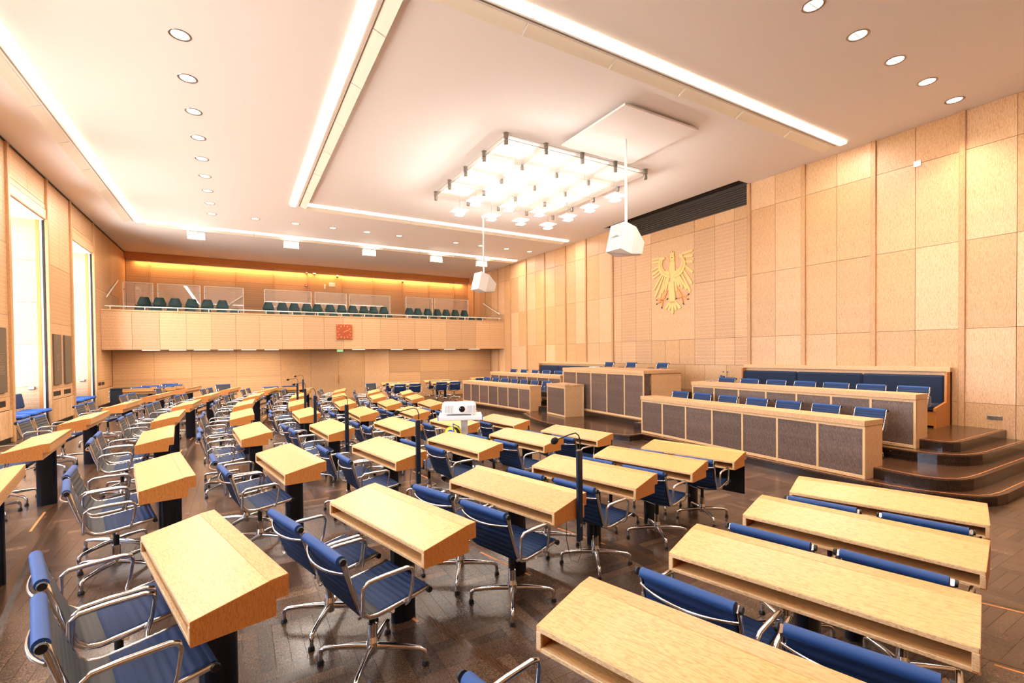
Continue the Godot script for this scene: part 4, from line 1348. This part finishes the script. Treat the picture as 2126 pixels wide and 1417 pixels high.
func chair_meshes() -> Node3D:                            # faces +x; the origin lies on the floor under its column
	var t := thing("swivel_armchair", "x", "chair", Vector3.ZERO, 0.0, "swivel armchairs at the curved desks")
	var path := [Vector2(-0.262, 0.752), Vector2(-0.237, 0.66), Vector2(-0.208, 0.565), Vector2(-0.182, 0.495), Vector2(-0.163, 0.452), Vector2(-0.13, 0.424), Vector2(-0.08, 0.415), Vector2(0.02, 0.424), Vector2(0.13, 0.440), Vector2(0.225, 0.452)]
	var cv := Curve2D.new()
	for p in path:
		cv.add_point(p)
	var lng := cv.get_baked_length()
	var at := func(s: float) -> Array:
		var p: Vector2 = cv.sample_baked(s * lng)
		var q: Vector2 = cv.sample_baked(minf(s + 0.012, 1.0) * lng) - cv.sample_baked(maxf(s - 0.012, 0.0) * lng)
		return [p, Vector2(-q.y, q.x).normalized()]     # the normal to the sitter's side
	# the sling: welted rows, a dark front and a blue rear on the back, blue seat
	var sling := func(s0: float, s1: float, lo: float, hi: float, rows: int) -> M:
		var g := M.new()
		var a := []
		var b := []
		var n := rows * 4
		for i in n + 1:
			var s := lerpf(s0, s1, i / float(n))
			var f: Array = at.call(s)
			var puff := 0.006 * absf(sin(PI * i / 4.0))
			var ra := []
			var rb := []
			for z in [-0.222, -0.215, 0.0, 0.215, 0.222]:
				var k := 0.35 if absf(z) > 0.22 else 1.0
				var pa: Vector2 = f[0] + f[1] * (hi + puff * signf(hi - lo)) * k
				var pb: Vector2 = f[0] + f[1] * lo * k
				ra.append(Vector3(pa.x, pa.y, z))
				rb.append(Vector3(pb.x, pb.y, z))
			a.append(ra)
			b.append(rb)
		g.grid(a)
		g.grid(b)
		return g
	obj("back_rest", sling.call(0.0, 0.52, 0.0, -0.011, 9), mats.navy, t)
	obj("back_pad", sling.call(0.0, 0.60, 0.0, 0.009, 10), mats.charcoal, t)
	obj("seat", sling.call(0.60, 1.0, -0.010, 0.010, 8), mats.navy, t)
	var roll := M.new()
	roll.tube(PackedVector3Array([Vector3(-0.272, 0.759, -0.225), Vector3(-0.272, 0.759, 0.225)]), [0.026], 14)
	obj("top_roll", roll, mats.roll, t)
	roll = M.new()
	roll.tube(PackedVector3Array([Vector3(0.235, 0.448, -0.225), Vector3(0.235, 0.448, 0.225)]), [0.018], 12)
	obj("seat_roll", roll, mats.navy, t)
	for sg in [-1.0, 1.0]:
		var p := PackedVector3Array()
		for i in 17:
			var f: Array = at.call(i / 16.0)
			p.append(Vector3(f[0].x, f[0].y, sg * 0.236))
		p.insert(0, Vector3(-0.272, 0.759, sg * 0.236))
		p.append(Vector3(0.236, 0.447, sg * 0.236))
		var g := M.new()
		g.tube(p, [0.018, 0.016, 0.015, 0.014, 0.014, 0.014, 0.014, 0.014, 0.014, 0.014, 0.014, 0.014, 0.014, 0.013, 0.013, 0.013, 0.013, 0.014, 0.016], 8, 0.62)
		obj("side_frame", g, mats.chrome, t)
		for e in [Vector3(-0.272, 0.759, sg * 0.245), Vector3(0.236, 0.447, sg * 0.245)]:
			g = M.new()
			g.tube(PackedVector3Array([e, e + Vector3(0, 0, sg * 0.012)]), [0.02, 0.017], 10)
			obj("end_cap", g, mats.black, t)
		# arm: a chrome loop from the back stile forward and down to the seat stile
		var w: float = sg * 0.278
		var f0: Array = at.call(0.36)
		var f1: Array = at.call(0.80)
		g = M.new()
		g.tube(PackedVector3Array([Vector3(f0[0].x, f0[0].y - 0.06, sg * 0.245), Vector3(f0[0].x + 0.0, f0[0].y - 0.035, w), Vector3(f0[0].x + 0.005, 0.605, w), Vector3(f0[0].x + 0.035, 0.627, w), Vector3(-0.06, 0.632, w), Vector3(0.075, 0.632, w), Vector3(0.105, 0.622, w), Vector3(0.114, 0.592, w), Vector3(0.10, 0.50, w), Vector3(0.085, 0.45, w), Vector3(f1[0].x + 0.0, f1[0].y - 0.012, sg * 0.25)]), [0.011, 0.011, 0.011, 0.012, 0.013, 0.013, 0.012, 0.010, 0.009, 0.009, 0.009], 8)
		obj("armrest", g, mats.chrome, t)
	# bowed handle bar behind the back, stretcher under the seat
	var g := M.new()
	var p := PackedVector3Array()
	for i in 11:
		var k := (i - 5) / 5.0
		p.append(Vector3(-0.262 - 0.045 * (1.0 - k * k), 0.695 - 0.015 * (1.0 - k * k), k * 0.236))
	g.tube(p, [0.0085], 8)
	obj("handle_bar", g, mats.chrome, t)
	g = M.new()
	p = PackedVector3Array()
	for i in 11:
		var k := (i - 5) / 5.0
		p.append(Vector3(0.01, 0.405 - 0.055 * (1.0 - k * k), k * 0.236))
	g.tube(p, [0.012], 8)
	obj("seat_stretcher", g, mats.chrome, t)
	g = M.new()
	g.tube(PackedVector3Array([Vector3(0.01, 0.235, 0), Vector3(0.01, 0.355, 0)]), [0.019], 12)
	obj("column", g, mats.black, t)
	g = M.new()
	g.lathe([Vector2(0.0, 0.075), Vector2(0.030, 0.075), Vector2(0.036, 0.10), Vector2(0.036, 0.14), Vector2(0.027, 0.17), Vector2(0.027, 0.245), Vector2(0.02, 0.25), Vector2(0.0, 0.25)], 14, Vector3(0.01, 0, 0))
	obj("hub", g, mats.chrome, t)
	var leg := M.new()
	leg.tube(PackedVector3Array([Vector3(0.01, 0.112, 0), Vector3(0.10, 0.112, 0), Vector3(0.20, 0.105, 0), Vector3(0.275, 0.096, 0), Vector3(0.300, 0.084, 0), Vector3(0.306, 0.06, 0), Vector3(0.306, 0.022, 0)]), [0.022, 0.020, 0.016, 0.0145, 0.0145, 0.014, 0.013], 8)
	var lm := leg.mesh()
	var gl := M.new()
	gl.lathe([Vector2(0.0, 0.0), Vector2(0.019, 0.0), Vector2(0.021, 0.008), Vector2(0.014, 0.026), Vector2(0.0, 0.026)], 12, Vector3(0.306, 0, 0))
	var gm := gl.mesh()
	for k in 4:
		var o := part("base_leg", lm, mats.chrome, t, Vector3(0.01, 0, 0))
		o.rotation.y = PI / 4 + k * PI / 2
		part("glide", gm, mats.black, o)
	return t

func desk_node() -> Node3D:                               # local: +x faces the podium, z along its length; origin on the floor below the user's edge
	var t := thing("two_seat_desk", "x", "desk", Vector3.ZERO, 0.0, "light oak desks in curved rows")
	var bot := UTOP - 0.101
	var h := LEN / 2.0
	var xz := Transform3D.IDENTITY
	var g := M.new()
	# the writing slope and the level ledge along its front
	g.prism(PackedVector2Array([Vector2(0.0, UTOP - 0.024), Vector2(0.0, UTOP - 0.003), Vector2(0.003, UTOP), Vector2(0.285, 0.770), Vector2(0.287, 0.748)]), -h, h, xz)
	obj("writing_top", g, mats.desk0, t)
	g = M.new()
	g.prism(PackedVector2Array([Vector2(0.288, 0.748), Vector2(0.286, 0.7705), Vector2(0.290, 0.7725), Vector2(DEEP - 0.003, FTOP), Vector2(DEEP, FTOP - 0.003), Vector2(DEEP, 0.752)]), -h, h, xz)
	obj("ledge", g, mats.desk1, t)
	var prof := PackedVector2Array([Vector2(0.0, bot), Vector2(0.0, UTOP - 0.002), Vector2(0.285, 0.769), Vector2(DEEP - 0.001, FTOP - 0.002), Vector2(DEEP - 0.001, FTOP - 0.096), Vector2(0.315, FTOP - 0.096), Vector2(0.315, bot)])
	g = M.new()
	g.prism(prof, -0.011, 0.011, xz)
	var sm := g.mesh()
	for e in [-1.0, 1.0]:
		part("side_panel", sm, mats.side, t, Vector3(0, 0, e * (h - 0.009)))
	# pale solid-wood lippings round the open compartment
	boxed("lipping", Vector3(0.008, UTOP - 0.0135, 0), Vector3(0.018, 0.022, LEN - 0.002), mats.lipping, t, 0.002)
	boxed("lipping", Vector3(0.008, bot + 0.009, 0), Vector3(0.018, 0.018, LEN - 0.04), mats.lipping, t, 0.002)
	for e in [-1.0, 1.0]:
		boxed("lipping", Vector3(0.004, (bot + UTOP) / 2 - 0.008, e * (h - 0.011)), Vector3(0.014, UTOP - bot - 0.03, 0.024), mats.lipping, t, 0.002)
	boxed("shelf", Vector3(0.165, bot + 0.008, 0), Vector3(0.30, 0.016, LEN - 0.04), mats.desk2, t)
	boxed("rear_board", Vector3(0.305, 0.68, 0), Vector3(0.016, 0.13, LEN - 0.04), mats.desk2, t)
	boxed("front_board", Vector3(DEEP - 0.008, FTOP - 0.052, 0), Vector3(0.016, 0.088, LEN - 0.004), mats.desk3, t, 0.004)
	boxed("ledge_base", Vector3(0.335, FTOP - 0.092, 0), Vector3(0.06, 0.012, LEN - 0.04), mats.desk3, t)
	# oval navy pillar
	g = M.new()
	var oval := PackedVector2Array()
	for k in 28:
		oval.append(Vector2(0.235 + cos(TAU * k / 28) * 0.088, sin(TAU * k / 28) * 0.058))
	g.slab(oval, 0.0, bot + 0.002)
	obj("pillar", g, mats.pillar, t)
	return t

func place_desk(proto: Node3D, at: Vector3, th: float, label: String, group := "") -> Node3D:
	var d := copy(proto, label, at, PI / 2 - th, group)
	var v := rng.randi() % 4
	for c in d.get_children():
		if c.name == "writing_top":
			c.material_override = mats["desk%d" % v]
		elif c.name == "ledge":
			c.material_override = mats["desk%d" % ((v + 1) % 4)]
	return d

func desks() -> void:
	var chair := chair_meshes()
	var desk := desk_node()
	var row_name := ["", "front row with modesty panels", "second row before the microphones", "row just before the microphones", "row with microphone posts", "row just behind the microphones", "second row behind the microphones", "raised row along the windows"]
	var spots := []                                       # row, column, place, angle
	for r in range(1, 8):
		for k in 7:
			var th := 1.3322 + 0.077365 * k + (0.073 if r == 7 else 0.0)
			var p: Vector2 = ARC + Vector2(-sin(th), cos(th)) * RAD[r - 1]
			if r == 7 and k == 6:
				continue
			if r == 6 and k == 0:
				p = Vector2(-0.335, -2.80); th = 1.312
			elif r == 6 and k == 1:
				p = Vector2(-0.775, -5.16); th = 1.400
			spots.append([r, k, p, th])
	var fix := 0
	for s in spots:
		var r: int = s[0]
		var k: int = s[1]
		var nm: String = NTH[k] if not (r == 7 and k == 5) else "farthest"
		var at := Vector3(s[2].x, TIER[r - 1], s[2].y)
		var lab := "light oak two-seat desk, %s of the %s" % [nm, row_name[r]]
		var d := place_desk(desk, at, s[3], lab)
		if r == 1:
			boxed("modesty_panel", Vector3(DEEP - 0.02, 0.46, 0), Vector3(0.012, 0.42, LEN - 0.02), mats.black, d)
		seat_pair(chair, at, s[3], "%s desk of the %s" % [nm, row_name[r]], r == 7)
		if r == 4:
			microphone(k, at, s[3])
		fix += 1
	# the straight block in the lower right corner
	var blk := [[Vector2(1.178, -0.959), 1.2966, 5], [Vector2(2.245, -1.242), 1.3174, 4], [Vector2(3.283, -1.496), 1.3627, 3], [Vector2(4.383, -1.762), 1.2762, 2]]
	for i in 4:
		var b: Array = blk[i]
		var at := Vector3(b[0].x, TIER[b[2] - 1], b[0].y)
		var nm := "%s desk of the lower right block" % ["nearest", "second", "third", "farthest"][i]
		place_desk(desk, at, b[1], "light oak two-seat desk, the " + nm, "desks in the lower right block")
		seat_pair(chair, at, b[1], nm, false)
	# desks that stand across the far end of the hall
	var back := [[Vector2(-2.26, -17.45), 0.0, 0.344, "front desk of the pair at the far window end", false], [Vector2(-2.12, -18.25), 0.0, 0.344, "rear desk of the pair at the far window end", false],
		[Vector2(1.30, -17.1), -0.12, 0.228, "desk across the aisle left of the double door", false],
		[Vector2(6.05, -19.25), 0.12, 0.065, "far desk beyond the projector, left one", true], [Vector2(8.00, -19.55), 0.14, 0.065, "far desk beyond the projector, right one", true],
		[Vector2(6.00, -20.35), 0.10, 0.065, "left desk by the far wall", true], [Vector2(8.1, -20.75), 0.10, 0.065, "right desk by the far wall", true],
		[Vector2(10.3, -20.4), 0.10, 0.13, "desk at the far right corner below the gallery", true]]
	for b in back:
		# users on the near side look towards the far wall, the others towards the camera
		var th: float = b[1] if b[4] else PI + b[1]
		var at := Vector3(b[0].x, b[2], b[0].y + (0.0 if b[4] else -0.36))
		place_desk(desk, at, th, "light oak two-seat " + b[3], "desks at the far end")
		seat_pair(chair, at, th, b[3], false)
	var lone := [[Vector3(4.9, 0.065, -19.9), -1.35, "navy swivel armchair standing alone in front of the double door's right side"], [Vector3(-0.35, 0.279, -19.2), -1.2, "navy swivel armchair with its broad back to the gallery wall, left of the door"], [Vector3(-1.95, 0.344, -19.6), -1.4, "navy swivel armchair behind the windowside pair of far desks"]]
	for l in lone:
		copy(chair, l[2], l[0], l[1], "chairs at the far end")
	for c in podium_chairs:
		var o := copy(chair, c[2], c[0], c[1], c[3])
		o.get_node("back_pad").material_override = mats.navy
		if c[3] == "":
			o.remove_meta("group")
	chair.free()
	desk.free()
	taken["swivel_armchair"] = taken["swivel_armchair"]

func seat_pair(chair: Node3D, at: Vector3, th: float, where: String, back: bool) -> void:
	var a := Vector3(cos(th), 0, sin(th))
	var n := Vector3(sin(th), 0, -cos(th))
	for e in [0.305, -0.305]:
		var q: Vector3 = at + a * (e + rng.randf_range(-0.015, 0.015)) - n * (0.15 + rng.randf_range(-0.02, 0.03) + (0.03 if back else 0.0))
		copy(chair, "navy chair, %s of two at %s" % ["nearer" if (e > 0) == (cos(th) * 0 + a.z + absf(a.x) * 0.01 > 0) else "farther", where], q, PI / 2 - th + rng.randf_range(-0.07, 0.07))

func microphone(k: int, at: Vector3, th: float) -> void:
	var t := thing("desk_microphone", "black gooseneck microphone on a flat post at the %s desk of the microphone row" % NTH[k], "microphone", at, PI / 2 - th, "desk microphones")
	var x: float = [0.262, 0.25, 0.25, 0.265, 0.33, 0.2, 0.22][k]
	var z := LEN / 2.0 + 0.02
	var top: float = [1.115, 1.13, 1.125, 1.11, 1.11, 1.12, 1.12][k]
	boxed("post", Vector3(x, (0.44 + top) / 2, z), Vector3(0.052, top - 0.44, 0.026), mats.post, t, 0.004)
	boxed("post_cap", Vector3(x, top + 0.004, z), Vector3(0.05, 0.008, 0.024), mats.steel, t, 0.002)
	boxed("switch", Vector3(x, 0.56, z + 0.014), Vector3(0.02, 0.02, 0.004), mats.steel, t, 0.001)
	boxed("wall_bracket", Vector3(x + 0.035, 0.66, z), Vector3(0.02, 0.10, 0.02), mats.side, t, 0.002)
	var g := M.new()
	var far := k > 3
	g.tube(PackedVector3Array([Vector3(x + 0.01, top, z), Vector3(x + 0.012, top + 0.07, z), Vector3(x - 0.005, top + 0.115, z), Vector3(x - 0.03, top + 0.135, z - 0.01), Vector3(x - 0.09, top + 0.128, z - 0.02), Vector3(x - 0.20, top + 0.105, z - 0.04)]), [0.0055, 0.0055, 0.005, 0.005, 0.005, 0.005], 8)
	obj("gooseneck", g, mats.black, t)
	g = M.new()
	g.xf = Transform3D(Basis(Vector3(0, 1, 0), 0.18) * Basis(Vector3(0, 0, 1), 0.2), Vector3(x - 0.225, top + 0.098, z - 0.045))
	g.ball(Vector3.ZERO, Vector3(0.038, 0.024, 0.024), 14, 10)
	obj("foam_head", g, mats.foam, t)
	g = M.new()
	g.tube(PackedVector3Array([Vector3(x, 0.45, z), Vector3(x + 0.005, 0.36, z + 0.01), Vector3(x - 0.03, 0.29, z + 0.005), Vector3(x - 0.07, 0.31, z - 0.03), Vector3(x - 0.06, 0.45, z - 0.08), Vector3(x - 0.03, 0.60, z - 0.10)]), [0.003], 5)
	obj("cable", g, mats.black, t)

# ---------------------------------------------------------------- single things
func small_things() -> void:
	# projector on its trolley
	var t := thing("projector_trolley", "white projector trolley with one square column between the desks", "trolley", Vector3(3.08, TIER[1], -6.95), -0.42)
	boxed("top_board", Vector3(0, 0.965, 0), Vector3(0.68, 0.065, 0.52), mats.white, t, 0.006)
	for e in [-1.0, 1.0]:
		boxed("edge_cap", Vector3(e * 0.343, 0.965, 0.255), Vector3(0.012, 0.07, 0.014), mats.reel, t, 0.002)
	boxed("column", Vector3(0.06, 0.52, -0.02), Vector3(0.11, 0.83, 0.11), mats.white, t, 0.006)
	boxed("lower_shelf", Vector3(0.0, 0.56, 0.03), Vector3(0.46, 0.025, 0.36), mats.white, t, 0.005)
	boxed("foot", Vector3(0.0, 0.09, 0.0), Vector3(0.62, 0.04, 0.50), mats.white, t, 0.006)
	for k in 4:
		var g := M.new()
		g.xf = Transform3D(Basis(Vector3(1, 0, 0), PI / 2), Vector3(0.27 * (1 if k & 1 else -1), 0.035, 0.21 * (1 if k & 2 else -1)))
		g.lathe([Vector2(0, -0.012), Vector2(0.035, -0.012), Vector2(0.035, 0.012), Vector2(0, 0.012)], 14)
		obj("castor", g, mats.black, t)
	t = thing("projector", "white projector with a round dark lens on the trolley", "projector", Vector3(3.06, TIER[1] + 0.9975, -6.95), -0.42)
	boxed("body", Vector3(0, 0.105, -0.01), Vector3(0.53, 0.165, 0.42), mats.white, t, 0.025)
	boxed("side_grille", Vector3(-0.266, 0.105, 0.0), Vector3(0.006, 0.10, 0.24), mats.grey_cloth, t, 0.002)
	for e in [[-0.155, 0.14], [0.19, 0.12]]:
		for k in 6:
			boxed("vent", Vector3(e[0] + (k - 2.5) * e[1] / 6.0, 0.105, 0.201), Vector3(0.010, 0.11, 0.004), mats.grey_cloth, t, 0.001)
	for k in 3:
		var g := M.new()
		g.xf = Transform3D(Basis(Vector3(1, 0, 0), PI / 2), Vector3(0.045, 0.105, 0.198))
		g.lathe([[Vector2(0.048, 0.0), Vector2(0.062, 0.0), Vector2(0.062, 0.02), Vector2(0.048, 0.02)], [Vector2(0.0, 0.004), Vector2(0.05, 0.004)], [Vector2(0.0, 0.012), Vector2(0.02, 0.010), Vector2(0.038, 0.004)]][k], 24)
		obj(["lens_ring", "lens_barrel", "lens"][k], g, [mats.white, mats.black, mats.lens][k], t)
	for k in 4:
		boxed("foot", Vector3(0.2 * (1 if k & 1 else -1), 0.011, 0.15 * (1 if k & 2 else -1)), Vector3(0.03, 0.022, 0.03), mats.white, t, 0.004)
	t = thing("cable_reel", "blue and yellow cable reel on the trolley's lower shelf", "cable reel", Vector3(2.90, TIER[1] + 0.5725, -6.83), 0.5)
	for e in [-0.055, 0.055]:
		var g := M.new()
		g.xf = Transform3D(Basis(Vector3(0, 0, 1), PI / 2), Vector3(e, 0.14, 0))
		g.lathe([Vector2(0.0, -0.006), Vector2(0.12, -0.006), Vector2(0.12, 0.006), Vector2(0.0, 0.006)], 24)
		obj("flange", g, mats.yellow, t)
		g = M.new()
		g.xf = Transform3D(Basis(Vector3(0, 0, 1), PI / 2), Vector3(e * 1.14, 0.14, 0))
		g.lathe([Vector2(0.0, -0.003), Vector2(0.075, -0.003), Vector2(0.075, 0.003), Vector2(0.0, 0.003)], 20)
		obj("socket_plate", g, mats.reel, t)
	var g := M.new()
	for k in 9:
		var pts := PackedVector3Array()
		for i in 25:
			pts.append(Vector3(-0.042 + k * 0.0105, 0.14 + sin(TAU * i / 24.0) * 0.096, cos(TAU * i / 24.0) * 0.096))
		g.tube(pts, [0.0065], 6, 1.0, false)
	g.xf = Transform3D(Basis(Vector3(0, 0, 1), PI / 2), Vector3(0, 0.14, 0))
	g.lathe([Vector2(0.085, -0.05), Vector2(0.085, 0.05)], 20)
	obj("wound_cable", g, mats.black, t)
	boxed("stand", Vector3(0, 0.012, 0), Vector3(0.15, 0.024, 0.20), mats.reel, t, 0.004)
	g = M.new()
	g.tube(PackedVector3Array([Vector3(0.06, 0.01, 0.08), Vector3(0.07, 0.25, 0.06), Vector3(0.0, 0.30, 0.0), Vector3(-0.07, 0.25, 0.06), Vector3(-0.06, 0.01, 0.08)]), [0.008], 7)
	obj("handle", g, mats.reel, t)
	# blue visitors' chairs in the window bays
	var proto: Node3D = null
	for b in 2:
		for k in 3:
			var z: float = [-13.75, -14.45, -15.12][k] if b == 0 else [-17.95, -18.6, -19.3][k]
			var lb := "bright blue upholstered four-legged chair in the %s window bay, %s of three" % ["near" if b == 0 else "far", ["nearest", "middle", "farthest"][k]]
			var at := Vector3(-4.12, TIER[6], z)
			if proto == null:
				proto = thing("bay_chair", lb, "chair", at, 0.0, "blue chairs in the window bays")
				boxed("seat", Vector3(0.02, 0.455, 0), Vector3(0.48, 0.075, 0.50), mats.sky_blue, proto, 0.032)
				var bk := M.new()
				bk.xf = Transform3D(Basis(Vector3(0, 0, 1), 0.16), Vector3(-0.27, 0.70, 0))
				bk.box(Vector3.ZERO, Vector3(0.05, 0.34, 0.46), 0.024)
				obj("back_rest", bk, mats.navy, proto)
				for i in 4:
					var l := M.new()
					var sx := 1.0 if i & 1 else -1.0
					var sz := 1.0 if i & 2 else -1.0
					l.tube(PackedVector3Array([Vector3(0.18 * sx, 0.43, 0.2 * sz), Vector3(0.24 * sx - 0.02, 0.0, 0.22 * sz)]), [0.012], 8)
					obj("leg", l, mats.steel, proto)
				for sz in [-0.17, 0.17]:
					var l := M.new()
					l.tube(PackedVector3Array([Vector3(-0.18, 0.42, sz), Vector3(-0.24, 0.5, sz), Vector3(-0.29, 0.75, sz)]), [0.010], 6)
					obj("back_stay", l, mats.steel, proto)
			else:
				copy(proto, lb, at, rng.randf_range(-0.05, 0.05))
	# black trolley case in the far window corner
	t = thing("equipment_case", "black equipment case with chrome fittings in the far window corner", "case", Vector3(-3.30, TIER[6], -19.9))
	boxed("case", Vector3(0, 0.36, 0), Vector3(0.55, 0.60, 0.42), mats.black, t, 0.02)
	boxed("lid", Vector3(0.03, 0.675, 0), Vector3(0.62, 0.03, 0.46), mats.black, t, 0.008)
	for k in 3:
		g = M.new()
		g.ball(Vector3(-0.30, 0.25 + 0.16 * k, 0.12), Vector3(0.028, 0.028, 0.028), 10, 8)
		obj("chrome_knob", g, mats.chrome, t)
	for k in 4:
		boxed("castor", Vector3(0.22 * (1 if k & 1 else -1), 0.03, 0.15 * (1 if k & 2 else -1)), Vector3(0.04, 0.06, 0.04), mats.steel, t, 0.01)
